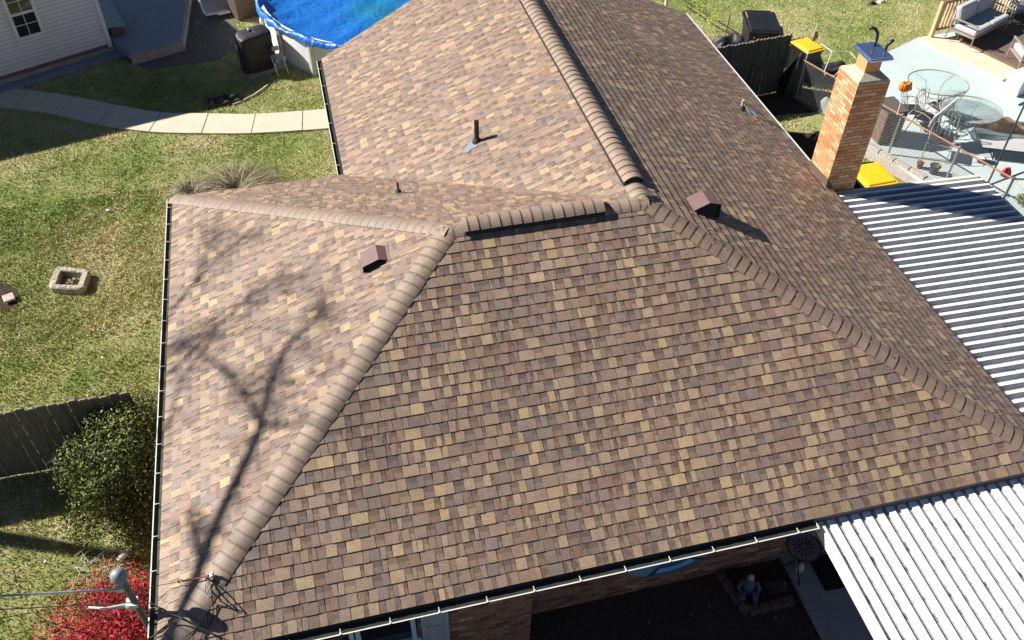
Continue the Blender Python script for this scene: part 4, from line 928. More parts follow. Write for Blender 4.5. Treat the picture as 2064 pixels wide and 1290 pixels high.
# apron and raised slab by the neighbour
m = MB(); m.prism([tuple((O_-nv*t+nn_*o)[:2]) for t, o in ((-.35, .05), (tl, .05), (tl, .42), (-.2, .42))], G-.05, G+.06); tag(m.build('apron', 'walk_blue', bevel=.01), kind='structure')
sl_ = P2([(226, 66), (259, 99), (262, 110), (365, 80), (378, -5)], G+.32); q = Vector((*sl_[4], 0))+(Vector((*sl_[4], 0))-Vector((*sl_[3], 0)))*.8
sp = MB(); sp.prism([(-2.2, 18.95), sl_[1], sl_[2], sl_[3], (q.x, q.y), (-3.6, 23.5), tuple((O_+nb*.3)[:2])], G-.05, G+.32)
tag(sp.build('raised_slab', 'walk_blue', bevel=.012), kind='structure')
em = MB(); a_, b_, c_ = [Vector((*p, G+.15)) for p in (sl_[2], sl_[3], (q.x, q.y))]
for u, v in ((a_, b_), (b_, c_)):
    mid = (u+v)/2; dd = v-u; em.box(mid+Vector((dd.y, -dd.x, 0)).normalized()*.016, (dd.length, .03, .26), rz=math.atan2(dd.y, dd.x))
tag(em.build('slab_edging', 'concrete_grey'), kind='structure')
st = P2([(190, -10), (214, 54), (253, 49), (222, 0)], G+.62); T = thing('wooden_step', 'dark slatted wooden step on the raised slab beside the white house corner', 'step', (*st[1], G+.32))
m = MB(); A_0, A_1, B_1, B_0 = [Vector((*p, G+.62)) for p in st]
for i in range(12):
    a0, a1 = i/12+.008, (i+1)/12-.008; m.prism([tuple(lerp(A_0, A_1, a0)[:2]), tuple(lerp(A_0, A_1, a1)[:2]), tuple(lerp(B_0, B_1, a1)[:2]), tuple(lerp(B_0, B_1, a0)[:2])], G+.56, G+.62)
m.build('slats', 'plastic_grey', T); m = MB(); m.box((A_1+B_1)/2+Vector((-.05, .15, -.17)), (.4, .3, .24), rz=na); m.build('base', 'lattice_brown', T)
# dark cabinet and white framed tub at the top edge
p = at(494, 40, G); T = thing('storage_cabinet', 'dark maroon storage cabinet at the top edge left of the pool', 'cabinet', (p.x, p.y, G))
m = MB(); m.box((p.x, p.y+.3, G+.45), (.62, .55, .9), rz=na); m.build('body', 'flash_brown', T, bevel=.02); MB().box((p.x, p.y+.3, G+.915), (.66, .6, .03), rz=na).build('lid', 'pipe_black', T)
p = at(445, 25, G+.1); T = thing('framed_tub', 'white rimmed tub tipped against the dark maroon cabinet', 'tub', (p.x, p.y, G))
tm = Matrix.Translation((p.x-.08, p.y+.1, G+.38)) @ Matrix.Rotation(na-.15, 4, 'Z') @ Matrix.Rotation(R(52), 4, 'X')
m = MB(); m.X = tm; cs = [(-.38, -.30), (.38, -.30), (.42, -.22), (.42, .28), (.36, .32), (-.36, .32), (-.42, .28), (-.42, -.22)]; m.tube([(x, y, 0) for x, y in cs], .030, 8, closed=True); m.build('rim', 'plastic_white', T)
m = MB(); m.X = tm; m.box((0, 0, -.10), (.76, .54, .18), taper=.85); m.build('body', 'plastic_grey', T); m = MB(); m.X = tm
for y in (-.12, .02, .16): m.box((0, y, .006), (.6, .05, .02))
m.build('slats', 'plastic_grey', T)

# ================================================================== POOL
pc = Vector((5.15, 19.28, G)); PR, PH = 3.52, 1.04
T = thing('above_ground_pool', 'round above ground pool with a sagging blue tarp cover at the top edge', 'pool', tuple(pc))
m = MB(); m.lathe([(PR, -.05), (PR, PH)], pc, 96, cap=False); m.build('wall', 'trim_white', T)
m = MB(); m.lathe([(PR-.06, PH-.05), (PR+.06, PH-.05), (PR+.07, PH-.02), (PR-.06, PH-.01), (PR-.06, PH-.05)], pc, 96, cap=False); m.build('rim', 'trim_white', T)
proto = None
for k in range(18):
    a = 2*math.pi*k/18+R(-139.5+6.5)
    if proto is None:
        u = MB(); u.box((.035, 0, PH/2), (.06, .16, PH)); u.box((.07, 0, PH/2), (.03, .07, PH)); proto = u.build('upright', 'gutter_white', T, local=True, bevel=.008); c = proto
    else: c = proto.copy(); COL.objects.link(c); c.parent = T
    c.location = (PR*math.cos(a), PR*math.sin(a), 0); c.rotation_euler = (0, 0, a)
m = MB(); NR, NA = 34, 150; vs = []; rr = random.Random(4); ph = [rr.uniform(0, 6.28) for _ in range(12)]
for j in range(NR+1):
    for i in range(NA):
        a = 2*math.pi*i/NA; t = j/NR; Rr = PR+.15
        if t < .86: r_ = t/.86*(PR-.02); z = PH+.06-.34*(1-(r_/PR)**8)**.5*(1 if r_ < PR else 0)
        else: q = (t-.86)/.14; r_ = PR-.02+.17*math.sin(q*math.pi/2)**.7; z = PH+.06-.13*q**2.2*(1+.40*math.sin(11*a+ph[0])+.28*math.sin(23*a+ph[1])+.15*math.sin(41*a))
        e = (r_/PR)**2; z += e**2*(.028*math.sin(17*a+ph[2]+3*t*3)+.020*math.sin(31*a+ph[3]-4*t)+.014*math.sin(53*a+6*t))*(1 if t < .9 else .7)
        z += .012*math.sin(5*r_*math.cos(a)+ph[4])*math.sin(4*r_*math.sin(a)+ph[5]) + .012*math.sin(9*r_*math.cos(a+.7)+ph[6])
        if t > .86: r_ += .02*math.sin(29*a+ph[7])+.015*math.sin(47*a+ph[8])
        vs.append((pc.x+r_*math.cos(a), pc.y+r_*math.sin(a), pc.z+z))
m.add(vs, [(j*NA+i, j*NA+(i+1) % NA, (j+1)*NA+(i+1) % NA, (j+1)*NA+i) for j in range(NR) for i in range(NA)])
m.build('tarp_cover', 'tarp', T, smooth=True)
p = at(534, 34, G+.3); T = thing('pool_pump', 'white pool filter canister standing against the left side of the pool', 'pool pump', (p.x, p.y, G))
m = MB(); m.lathe([(.14, .32), (.15, .36), (.15, .80), (.13, .84), (0, .85)], (p.x, p.y, G), 20); m.build('canister', 'plastic_white', T, smooth=False)
m = MB(); m.box((p.x+.05, p.y-.05, G+.14), (.42, .3, .28)); m.build('pump_box', 'plastic_white', T, bevel=.03); m = MB(); m.tube([(p.x, p.y, G+.5), (p.x+.2, p.y-.02, G+.55), (p.x+.35, p.y, G+.7)], .035, 8); m.build('hose', 'plastic_white', T)
# grill on a pad
pad = P2([(474, 96), (548, 78), (600, 128), (505, 160)], G); tag(MB().prism(pad, G-.05, G+.04).build('grill_pad', 'concrete_grey', bevel=.01), kind='structure')
p = at(523, 142, G+.04); gz = R(18); T = thing('covered_grill', 'barbecue grill under a black fabric cover beside the pool', 'grill', (p.x, p.y+.25, G+.04), None, gz)
m = MB(); n_ = 14; vs = []
prof = [(1.02, 0), (1.0, .35), (.97, .70), (1.0, .86), (.98, .93), (.86, .98), (.4, 1.0), (0, 1.0)]
for s_, z in prof:
    for i in range(40):
        a = 2*math.pi*i/40; cx, cy = math.cos(a), math.sin(a); k = (abs(cx)**6+abs(cy)**6)**(-1/6); w_ = 1+.025*math.sin(9*a+z*4)*(1-z*.5)
        vs.append((.43*cx*k*s_*w_, .30*cy*k*s_*w_, z*.98+.03*cx*(z > .9)))
m.add(vs, [(j*40+i, j*40+(i+1) % 40, (j+1)*40+(i+1) % 40, (j+1)*40+i) for j in range(len(prof)-1) for i in range(40)]); m.build('cover', 'cover_black', T, local=True, smooth=True)
MB().lathe([(.03, 0), (.04, .03), (.0, .06)], (-.06, .08, .98), 10).build('knob', 'rope_white', T, local=True)
p = at(566, 140, G+.1); T = thing('folding_stool', 'small white folding stool frame between the covered grill and the pool', 'stool', (p.x, p.y, G), None, R(20))
for s_ in (-1, 1):
    m = MB(); m.tube([(s_*.14, -.15, 0), (s_*.14, .15, .46)], .012, 6); m.tube([(s_*.12, .15, 0), (s_*.12, -.15, .46)], .012, 6); m.build('leg_pair', 'plastic_white', T, local=True)
m = MB(); m.box((0, 0, .47), (.30, .30, .02)); m.box((0, .16, .62), (.18, .05, .12)); m.build('seat', 'plastic_grey', T, local=True, bevel=.01)
p = at(455, 212, G); heap('fabric_heap', 'dark fabric heap on the lawn between the pool and the curved path', 'fabric', (p.x, p.y+.15, G), .42, .20, .16, 'mesh_black', 21, rz=.1)
m = MB(); c_ = [at(470, 213, G), at(490, 205, G), at(512, 194, G), at(532, 180, G), at(540, 173, G)]; m.tube([q+Vector((0, 0, .015)) for q in c_], .035, 6); tag(m.build('lawn_edging', 'concrete_path'), 'pale curved strip of lawn edging beside the dark fabric heap', 'edging')
# square stone ring, loose stone, debris
cs = [Vector((*q, G)) for q in P2([(98, 578), (165, 580), (178, 543), (114, 536)], G+.16)]; cc = sum(cs, Vector())/4; T = thing('stone_ring', 'square ring of rough pale stone blocks on the lawn', 'fire pit', (cc.x, cc.y, G))
m = MB(); rr = random.Random(3); NSEG = 44; rings = []
for lev, (k_, z_) in enumerate(((.60, 0.0), (.60, .125), (.64, .15), (.93, .155), (1.0, .13), (1.02, 0.0))):
    ring = []
    for i in range(NSEG):
        a = 2*math.pi*i/NSEG; t = (i/NSEG*4) % 4; e = int(t); f_ = t-e; q = lerp(cs[e], cs[(e+1) % 4], f_)-cc
        rnd = 1-.07*(1-abs(2*f_-1))*0 - (.10*max(0, abs(2*f_-1)-.75)/.25 if k_ > .8 else 0); ro = rr.uniform(-.015, .015) if k_ > .8 else rr.uniform(-.006, .006)
        ring.append(cc+q*(k_*rnd*1.08+ro)+Vector((0, 0, z_+(rr.uniform(-.010, .010) if z_ > .05 else 0))))
    rings.append(ring)
m.add([p for r_ in rings for p in r_], [(j*NSEG+i, j*NSEG+(i+1) % NSEG, (j+1)*NSEG+(i+1) % NSEG, (j+1)*NSEG+i) for j in range(5) for i in range(NSEG)]); m.build('blocks', 'fire_stone', T)
heap('ash_clod', 'dark clod of ash in the middle of the square stone ring', 'ash', (cc.x, cc.y, G), .12, .09, .08, 'wood_brown', 2, n=10)
p = at(18, 601, G+.06); tag(MB().box((p.x, p.y, G+.07), (.20, .19, .05), rz=.35, rx=.12).build('paving_stone', 'stone_pale', bevel=.012), 'flat square pale stone lying on bare soil at the left edge', 'stone')
sb = MB(); q = P2([(-20, 572), (8, 568), (24, 576), (38, 590), (33, 606), (40, 617), (22, 622), (14, 632), (-6, 620), (-30, 622)], G); sb.poly([(x, y, G+.006) for x, y in q[::-1]]); o = sb.build('bare_soil', 'mulch'); tag(o, kind='structure')
p = at(219, 427, G); tag(MB().lathe([(.0, 0), (.045, .02), (.04, .045), (0, .06)], (p.x, p.y, G+.01), 7, sx=1.2, sy=.8).build('paper_scrap', 'rope_white'), 'crumpled white scrap lying on the lawn above the stone ring', 'litter')
p = at(246, 1124, G+.1); d0, d1 = at(238, 1130, G+.12), at(254, 1114, G+.16); tag(MB().tube([d0, (d0+d1)/2, d1], .045, 8).build('drain_pipe', 'plastic_white'), 'short white drain pipe end poking out beside the red shrub', 'pipe')

# ================================================================== FRONT COURT IN THE SHADE
p = at(1620, 1103, -1.85); tz = -1.85; T = thing('garden_table', 'round black iron table with a sun pattern top beside the front wall', 'table', (p.x, p.y, G))
m = MB(); m.lathe([(0, 0), (.23, 0), (.245, .008), (.23, .016), (0, .016)], (p.x, p.y, tz), 40); m.build('tabletop', 'table_grey', T)
m = MB(); m.tube([(p.x+.236*math.cos(a), p.y+.236*math.sin(a), tz+.012) for a in [i*2*math.pi/40 for i in range(40)]], .012, 6, closed=True)
for i in range(14):
    a = i*2*math.pi/14; w_ = .09; r0, r1 = .085, .19-.02*(i % 2); P = lambda r, b: Vector((p.x+r*math.cos(b), p.y+r*math.sin(b), tz+.0185)); m.poly([P(r0, a-w_), P(.13, a-w_*.9), P(r1, a), P(.13, a+w_*.9), P(r0, a+w_)])
m.tube([(p.x+.06*math.cos(a), p.y+.06*math.sin(a), tz+.018) for a in [i*2*math.pi/20 for i in range(20)]], .008, 5, closed=True); m.build('sun_pattern', 'iron_black', T)
for i in range(3):
    a = R(30+120*i); c, s_ = math.cos(a), math.sin(a); m = MB(); m.tube([(p.x+r_*c, p.y+r_*s_, z) for r_, z in ((.04, tz), (.13, tz-.12), (.04, tz-.32), (.05, tz-.45), (.17, tz-.60), (.22, G+.04), (.18, G+.09))], .010, 6); m.build('leg', 'iron_black', T)
p = at(1608, 1152, G); tag(MB().lathe([(.05, 0), (.07, .05), (.05, .14), (.03, .18), (.0, .19)], (p.x, p.y, G+.05), 12).build('lantern_jar', 'stone_pale'), 'small pale jar standing under the sun pattern table', 'jar')
tag(MB().prism(P2([(1629, 1126), (1664, 1191), (1712, 1182), (1672, 1115)], G+.06), G+.052, G+.064).build('doormat', 'mat_black'), 'black doormat on the front walk at the edge of the white cover', 'doormat')
ed = [(1451, 1150), (1462, 1168), (1478, 1192), (1492, 1216), (1512, 1229), (1530, 1224), (1552, 1219), (1575, 1213), (1599, 1207)]
w3 = [at(x, y, G+.10) for x, y in ed]
for i, (a_, b_) in enumerate(zip(w3, w3[1:])):
    c = (a_+b_)/2; d = b_-a_; 
    o = MB().box((c.x, c.y, G+.06), (d.length*.94, .12, .12), rz=math.atan2(d.y, d.x)+random.uniform(-.06, .06)).build('edging_stone', 'red_edging', bevel=.02)
    lab = ['first reddish edging stone, touching the front wall', 'second reddish edging stone out from the front wall', 'third reddish edging stone out from the front wall', 'reddish edging stone just left of the corner of the small bed',
           'reddish edging stone at the outer corner of the small bed', 'reddish edging stone just right of the bed corner', 'reddish edging stone, second from the front walk', 'reddish edging stone touching the front walk'][i]
    tag(o, lab, 'edging stone', 'edging stones round the small bed')
# sitting garden figure
p = at(1508, 1178, G+.15); T = thing('garden_figure', 'small blue grey seated garden figure with a pale head in the stone edged bed', 'garden ornament', (p.x, p.y, G), None, R(-110))
m = MB(); m.lathe([(.0, 0), (.11, .02), (.13, .10), (.11, .22), (.075, .30), (.04, .33), (0, .335)], (0, 0, 0), 16, sx=1, sy=.85)
for s_ in (-1, 1):
    m.tube([(.04, s_*.06, .08), (.18, s_*.09, .16), (.26, s_*.10, .03), (.31, s_*.10, .02)], [.055, .045, .035, .03], 8); m.tube([(0, s_*.09, .26), (.07, s_*.15, .18), (.14, s_*.11, .15)], [.035, .03, .025], 8)
m.build('body', 'ornament_blue', T, local=True, smooth=True)
m = MB(); m.lathe([(0, .31), (.035, .33), (.046, .36), (.038, .40), (0, .42)], (.01, 0, 0), 14); m.build('head', 'stone_pale', T, local=True, smooth=True)
p = at(1565, 1180, G+.05); heap('bed_stone', 'flat brown stone in the small bed beside the seated figure', 'stone', (p.x, p.y, G), .16, .11, .09, 'red_edging', 31, n=10)
# fallen leaves
lf = MB(); rr = random.Random(11)
for i in range(260):
    x, y = rr.uniform(3.5, 8.2), rr.uniform(-3.2, .8); s_ = rr.uniform(.008, .022); a = rr.uniform(0, 6.28); lf.col = rr.choice(((.32, .22, .12), (.20, .12, .06), (.45, .36, .22), (.12, .07, .04)))
    P = lambda r, b, z: (x+r*math.cos(b), y+r*math.sin(b), G+.012+z); lf.poly([P(s_, a, rr.uniform(0, .012)), P(s_*.5, a+1.5, 0), P(s_, a+3.1, rr.uniform(0, .012)), P(s_*.5, a+4.6, 0)])
tag(lf.build('fallen_leaves', 'leaf_matte', col=True), 'dry leaves scattered over the dark front bed', 'leaves', kind='stuff')

# ================================================================== PLANTS
def quads(name, P, Nn, size, asp, cols, mat, parent, curl=.25):
    """many leaf faces at points P, roughly facing Nn (numpy)"""
    n = len(P); t = np.cross(Nn, rng.normal(size=(n, 3))); t /= np.linalg.norm(t, axis=1)[:, None]+1e-9; b = np.cross(Nn, t); s = size*rng.uniform(.6, 1.35, n)[:, None]
    tip = P+t*s; l = P-t*s*.2+b*s*asp*.5; r_ = P-t*s*.2-b*s*asp*.5; q = P+t*s*.45
    v = np.stack([P-t*s, q*.0+P+b*s*asp+Nn*s*curl, tip, P-b*s*asp+Nn*s*curl], 1).reshape(-1, 3)
    org = np.array(tuple(ORG[parent.name])) if parent is not None else np.zeros(3)
    me = bpy.data.meshes.new(name); me.vertices.add(4*n); me.vertices.foreach_set('co', (v-org).astype(np.float32).ravel()); me.loops.add(4*n); me.loops.foreach_set('vertex_index', np.arange(4*n, dtype=np.int32))
    me.polygons.add(n); me.polygons.foreach_set('loop_start', np.arange(0, 4*n, 4, dtype=np.int32)); me.materials.append(M[mat])
    ca = me.color_attributes.new('Col', 'FLOAT_COLOR', 'CORNER'); c4 = np.concatenate([cols, np.ones((n, 1))], 1); ca.data.foreach_set('color', np.repeat(c4, 4, 0).astype(np.float32).ravel())
    me.update(); me.validate(); o = bpy.data.objects.new(name, me); COL.objects.link(o); o.parent = parent; ORG[o.name] = Vector(org); return o
def lobes(c, rad, n, k, seed, fill=.45):
    """points on/in a cluster of ellipsoid lobes"""
    g = np.random.default_rng(seed); c = np.array(c); rad = np.array(rad)
    cen = g.normal(size=(k, 3)); cen /= np.linalg.norm(cen, axis=1)[:, None]; cen = c+cen*rad*g.uniform(.35, .82, (k, 1)); lr = rad.mean()*g.uniform(.24, .46, k)
    idx = g.integers(0, k, n); d = g.normal(size=(n, 3)); d /= np.linalg.norm(d, axis=1)[:, None]; rr_ = 1-np.abs(g.normal(0, fill*.5, n))
    P = cen[idx]+d*(lr[idx]*np.clip(rr_, .1, 1.25))[:, None]*np.array([1, 1, .9]); return P, d
def palette(n, cols, seed, v=.2):
    g = np.random.default_rng(seed); c = np.array(cols); o = c[g.integers(0, len(c), n)]; return o*g.uniform(1-v, 1+v, (n, 1))
# evergreen bush
bc = at(238, 935, -1.75); T = thing('holly_bush', 'dense dark green bush growing between the grey fence and the left gutter', 'bush', (bc.x, bc.y, G))
P, N = lobes((bc.x+.04, bc.y+.10, -1.90), (.96, 1.60, .76), 60000, 75, 6, .55)
k = (P[:, 0] < -.16) & (P[:, 2] > G); P, N = P[k], N[k]; N = N+rng.normal(0, .5, N.shape); N /= np.linalg.norm(N, axis=1)[:, None]
quads('foliage', P, N, .025, .42, palette(len(P), [(.09, .12, .022), (.14, .165, .028), (.045, .065, .014), (.28, .28, .07), (.075, .10, .02), (.035, .05, .012)], 3), 'leaf_gloss', T)
m = MB()
for i in range(14):
    a = random.uniform(0, 6.28); e = Vector((bc.x+.6*math.cos(a), bc.y+.9*math.sin(a), -1.5+random.uniform(-.3, .3))); b_ = Vector((bc.x+.1*math.cos(a), bc.y+.1*math.sin(a), G)); m.tube([b_, lerp(b_, e, .5)+Vector((0, 0, .1)), e], [.025, .016, .006], 5)
m.build('stems', 'bark', T)
# red maple shrub
mc = at(225, 1235, -2.0); T = thing('red_maple_shrub', 'bright red leaved shrub below the bush at the bottom left', 'shrub', (mc.x, mc.y, G))
P, N = lobes((mc.x+.05, mc.y-.35, -2.05), (1.12, 1.18, .50), 21000, 75, 8, .8); k = (P[:, 0] < -.17) & (P[:, 2] > G+.02); P, N = P[k], N[k]; N = N*.4+rng.normal(0, .6, N.shape)+np.array([0, 0, .4]); N /= np.linalg.norm(N, axis=1)[:, None]
quads('foliage', P, N, .034, .20, palette(len(P), [(.50, .020, .030), (.34, .014, .022), (.66, .06, .07), (.15, .010, .014), (.42, .022, .04), (.09, .03, .02)], 4), 'leaf_matte', T)
m = MB()
for i in range(26):
    a = random.uniform(0, 6.28); e = Vector((mc.x+random.uniform(.4, .95)*math.cos(a), mc.y-.35+random.uniform(.5, 1.1)*math.sin(a), -1.9+random.uniform(-.2, .3)))
    if e.x > -.2: continue
    b_ = Vector((mc.x, mc.y-.3, G)); m.tube([b_, lerp(b_, e, .4)+Vector((0, 0, .25)), lerp(b_, e, .8)+Vector((0, 0, .15)), e], [.025, .014, .008, .003], 5)
m.build('branches', 'bark', T)
# dry arching grass clumps
def grass_clump(label, c, rad, h, n, seed):
    g = random.Random(seed); T = thing('ornamental_grass', label, 'ornamental grass', tuple(c)); vs = []; fs = []; m = MB()
    for i in range(n):
        a = g.uniform(0, 6.28); r0 = g.uniform(0, rad*.22); L_ = rad*g.uniform(.3, 1.12); hh = h*g.uniform(.4, 1.15); d = Vector((math.cos(a), math.sin(a), 0)); sd = Vector((-d.y, d.x, 0)).lerp(Vector((g.uniform(-1, 1), g.uniform(-1, 1), 0)), .3)*.008
        m.col = jit(g.choice(((.36, .29, .18), (.22, .17, .10), (.48, .41, .28), (.08, .065, .04), (.15, .16, .07), (.12, .09, .06))), .2); o = len(m.v); pts = []
        side = Vector((-d.y, d.x, 0))*g.uniform(-.25, .25)
        for t in (0, .3, .6, .85, 1):
            p = Vector(c)+d*(r0+L_*t**1.1)+side*t*t*L_+Vector((0, 0, hh*(math.sin(min(1, t*1.02)*math.pi*.72)**.8 if t else 0))); pts += [p-sd*(1-t*.8), p+sd*(1-t*.8)]
        m.add(pts, [(2*j, 2*j+1, 2*j+3, 2*j+2) for j in range(4)])
    m.build('blades', 'leaf_matte', T, col=True); return T
c = at(480, 385, G); grass_clump('big mound of dry arching grass behind the roof edge of the left wing', (c.x, c.y-.1, G), 1.0, .24, 2300, 1)
c = at(385, 392, G); grass_clump('smaller mound of dry grass at the far corner of the left wing', (c.x+.05, c.y-.1, G), .55, .24, 700, 2)
# twigs on the ground near the red shrub
m = MB(); rr = random.Random(5); q0 = at(205, 1140, G)
for i in range(60):
    a = rr.uniform(0, 6.28); p = q0+Vector((rr.uniform(-.35, .35), rr.uniform(-.35, .35), rr.uniform(.02, .14))); m.tube([p, p+Vector((math.cos(a)*.25, math.sin(a)*.25, rr.uniform(-.04, .12)))], [.005, .002], 4)
tag(m.build('twig_pile', 'stone_pale'), 'loose pale twigs on the grass between the green bush and the red shrub', 'twigs')
# seedlings, post and fallen rail by the far side yard
for i, (px, lab) in enumerate((((1402, 58), 'pale yellow green seedling near the far end of the right eave'), ((1428, 78), 'taller yellow seedling beside the rusty post'))):
    c = at(*px, G); T = thing('seedling', lab, 'plant', (c.x, c.y, G), 'seedlings in the side yard'); MB().tube([(c.x, c.y, G), (c.x+.02, c.y, G+.55)], .006, 5).build('stem', 'stone_pale', T)
    g = np.random.default_rng(i); n = 170+60*i; P = np.array([c.x+.02, c.y, G+.62])+g.normal(0, 1, (n, 3))*np.array([.08, .08, .13]); N = g.normal(0, 1, (n, 3)); N /= np.linalg.norm(N, axis=1)[:, None]
    quads('foliage', P, N, .022, .5, palette(n, [(.45, .50, .06), (.30, .38, .05), (.55, .55, .10)], i), 'leaf_matte', T)
c = at(1462, 72, G); tag(MB().tube([(c.x, c.y, G), (c.x+.03, c.y+.02, G+.62)], .022, 8).build('metal_post', 'rust_rail'), 'short rusty post standing in the side yard grass', 'post')
tag(MB().tube([at(1340, -25, G+.5), at(1400, 14, G+.5), at(1462, 52, G+.5), at(1496, 72, G+.45)], .018, 8).build('fence_rail', 'pipe_black'), 'long dark rail running from the top edge towards the dark fence', 'rail')
tag(MB().tube([at(1505, 27, -1.75)+Vector((-.2, -.3, .2)), at(1440, 52, -1.6)+Vector((.9, -.6, -.15))], .018, 8).build('loose_rail', 'rust_rail'), 'rusty rail leaning against the all black bin', 'rail')
c = at(1345, 14, -.3); tag(MB().tube([(c.x+.1, c.y+.3, G), (c.x+.1, c.y+.3, .05), (c.x-.1, c.y+.25, .15)], .045, 8).build('downspout', 'gutter_white'), 'white downspout at the top edge beyond the far end of the roof', 'downspout')
for i, (px, lab) in enumerate((((1775, 5), 'small pale blue toy on the grass at the top edge'), ((1757, 8), 'dark plant tuft beside the pale blue toy'))):
    c = at(*px, G); heap('garden_toy' if i == 0 else 'weed_tuft', lab, 'toy' if i == 0 else 'plant', (c.x, c.y, G), .10, .07, .10, 'plastic_white' if i == 0 else 'mesh_black', 40+i, n=8)
c = at(2052, 402, G); T = thing('boxwood_bush', 'leafy light green bush at the right edge past the end of the metal cover', 'bush', (c.x+.1, c.y-.35, G))
P, N = lobes((c.x+.15, c.y-.45, G+.30), (.50, .50, .35), 5200, 18, 15); N = N+rng.normal(0, .5, N.shape); N /= np.linalg.norm(N, axis=1)[:, None]
quads('foliage', P, N, .032, .5, palette(len(P), [(.12, .19, .03), (.20, .27, .05), (.07, .11, .02)], 7), 'leaf_gloss', T)

# bare trees on the sunny side; their limbs shade the left slope
def shadow_limb(m, pts, k0, k1, r0, r1, pl=PC):
    P = []
    for i, q in enumerate(pts):
        t = i/(len(pts)-1); P.append(onp(*q, *pl)+SUN*(k0+(k1-k0)*t))
    m.tube(P, [r0+(r1-r0)*i/(len(P)-1) for i in range(len(P))], 7); return P
def twigs(m, P, n, ln, seed, r=.012):
    rr = random.Random(seed)
    for i in range(n):
        a = rr.random()*(len(P)-1.001); j = int(a); p = lerp(P[j], P[j+1], a-j); d = Vector((rr.gauss(0, 1), rr.gauss(0, 1), rr.uniform(-.2, 1.3))).normalized(); q = p
        pts = [p]
        for s_ in range(3):
            d = (d+Vector((rr.gauss(0, .35), rr.gauss(0, .35), rr.gauss(0, .3)))).normalized(); q = q+d*ln/3*rr.uniform(.7, 1.3); pts.append(q)
        m.tube(pts, [r, r*.8, r*.6, r*.4], 5, cap=False)
        for s_ in range(3):
            d2 = (d+Vector((rr.gauss(0, .8), rr.gauss(0, .8), rr.gauss(0, .6)))).normalized(); b_ = pts[rr.randint(1, 3)]; m.tube([b_, b_+d2*ln*.3, b_+d2*ln*.5+Vector((0, 0, rr.uniform(-.1, .1)))], [r*.6, r*.45, r*.3], 4, cap=False)
T = thing('bare_tree', 'bare tree left of the photo, its forked limb shading the front of the roof', 'tree', (-9.9, 5.1, G))
m = MB(); P = shadow_limb(m, [(322, 1330), (345, 1280), (392, 1180), (425, 1085), (470, 985), (505, 915), (527, 860)], 13.0, 14.6, .100, .062)
P2_ = shadow_limb(m, [(527, 860), (545, 770), (575, 700), (640, 640), (655, 600)], 14.6, 16, .050, .016); P3_ = shadow_limb(m, [(527, 860), (500, 800), (440, 735), (380, 700), (345, 690)], 14.6, 15.8, .046, .016)
P4_ = shadow_limb(m, [(408, 1140), (390, 1075), (378, 1030)], 13.6, 14.4, .055, .02); P5_ = shadow_limb(m, [(545, 770), (620, 760), (700, 740)], 15, 15.8, .026, .012)
P6_ = shadow_limb(m, [(527, 860), (580, 860), (650, 850), (700, 830)], 14.6, 15.4, .026, .012)
for i, (Q, n_) in enumerate(((P[3:], 8), (P2_, 20), (P3_, 18), (P4_, 6), (P5_, 5), (P6_, 4))): twigs(m, Q, n_*3, .6, 50+i, .010)
m.build('limbs', 'bark', T); tb = P[0]; m = MB(); m.tube([(tb.x, tb.y-.1, G-.1), (tb.x-.02, tb.y-.08, G+2), (tb.x, tb.y-.02, G+7), P[0], P[1]], [.19, .17, .14, .12, .115], 12); m.build('trunk', 'bark', T)
T = thing('bare_tree', 'taller bare tree left of the photo, its thin twigs shading the left slope', 'tree', (-9.6, 6.85, G))
m = MB(); bs = Vector((-9.6, 6.85, G)); top = bs+Vector((.1, .6, 8.1)); m.tube([bs-Vector((0, 0, .1)), bs+Vector((0, .05, 2.5)), bs+Vector((.05, .3, 5)), top], [.20, .18, .14, .05], 10); m.build('trunk', 'bark', T); m = MB()
for i, pl_ in enumerate(([(330, 640), (395, 570), (440, 520), (500, 470)], [(330, 735), (400, 660), (470, 620), (560, 600)], [(340, 860), (360, 780), (420, 690), (520, 650)], [(400, 560), (420, 500), (400, 450)], [(480, 620), (560, 560), (620, 560)])):
    Q = shadow_limb(m, pl_, 13, 14.4, .020, .009); m.tube([bs+Vector((.05, .45, 7+i*.2)), lerp(bs+Vector((.05, .45, 7+i*.2)), Q[0], .5)+Vector((0, 0, .15)), Q[0]], [.035, .028, .022], 6); twigs(m, Q, 26, .55, 70+i, .0095)
m.build('limbs', 'bark', T)

# ================================================================== LAWN GRASS
def scatter(xmin, xmax, ymin, ymax, n, include=None, exclude=()):
    x = rng.uniform(xmin, xmax, n); y = rng.uniform(ymin, ymax, n); ok = np.ones(n, bool)
    if include is not None: ok &= inpoly(x, y, include)
    for p in exclude: ok &= ~inpoly(x, y, p)
    return x[ok], y[ok]
hp = [(.4, .4), (10.9, .4), (10.9, YF-.2), (L+.4, YF-.2), (L+.4, YN-.4), (.4, YN-.4)]
pool_p = [(pc.x+(PR+.02)*math.cos(a), pc.y+(PR+.02)*math.sin(a)) for a in [i*2*math.pi/40 for i in range(40)]]
nbp = [tuple((O_-nv*t+nn_*o)[:2]) for t, o in ((-.3, .42), (9, .42), (9, -9), (-.3, -9))]; slabp = [(-2.2, 18.95), sl_[1], sl_[2], sl_[3], (q0.x, q0.y) if False else (-.5, 26), (-3.6, 26)]
chimp = [(11, 6), (11.6, 6), (11.6, 6.7), (11, 6.7)]; mulchp = [(-1, -14), (9.8, -14), (9.8, .9), (-1, .9)]
kerbp = [o1[0], o1[1], o3[1], o3[0]]
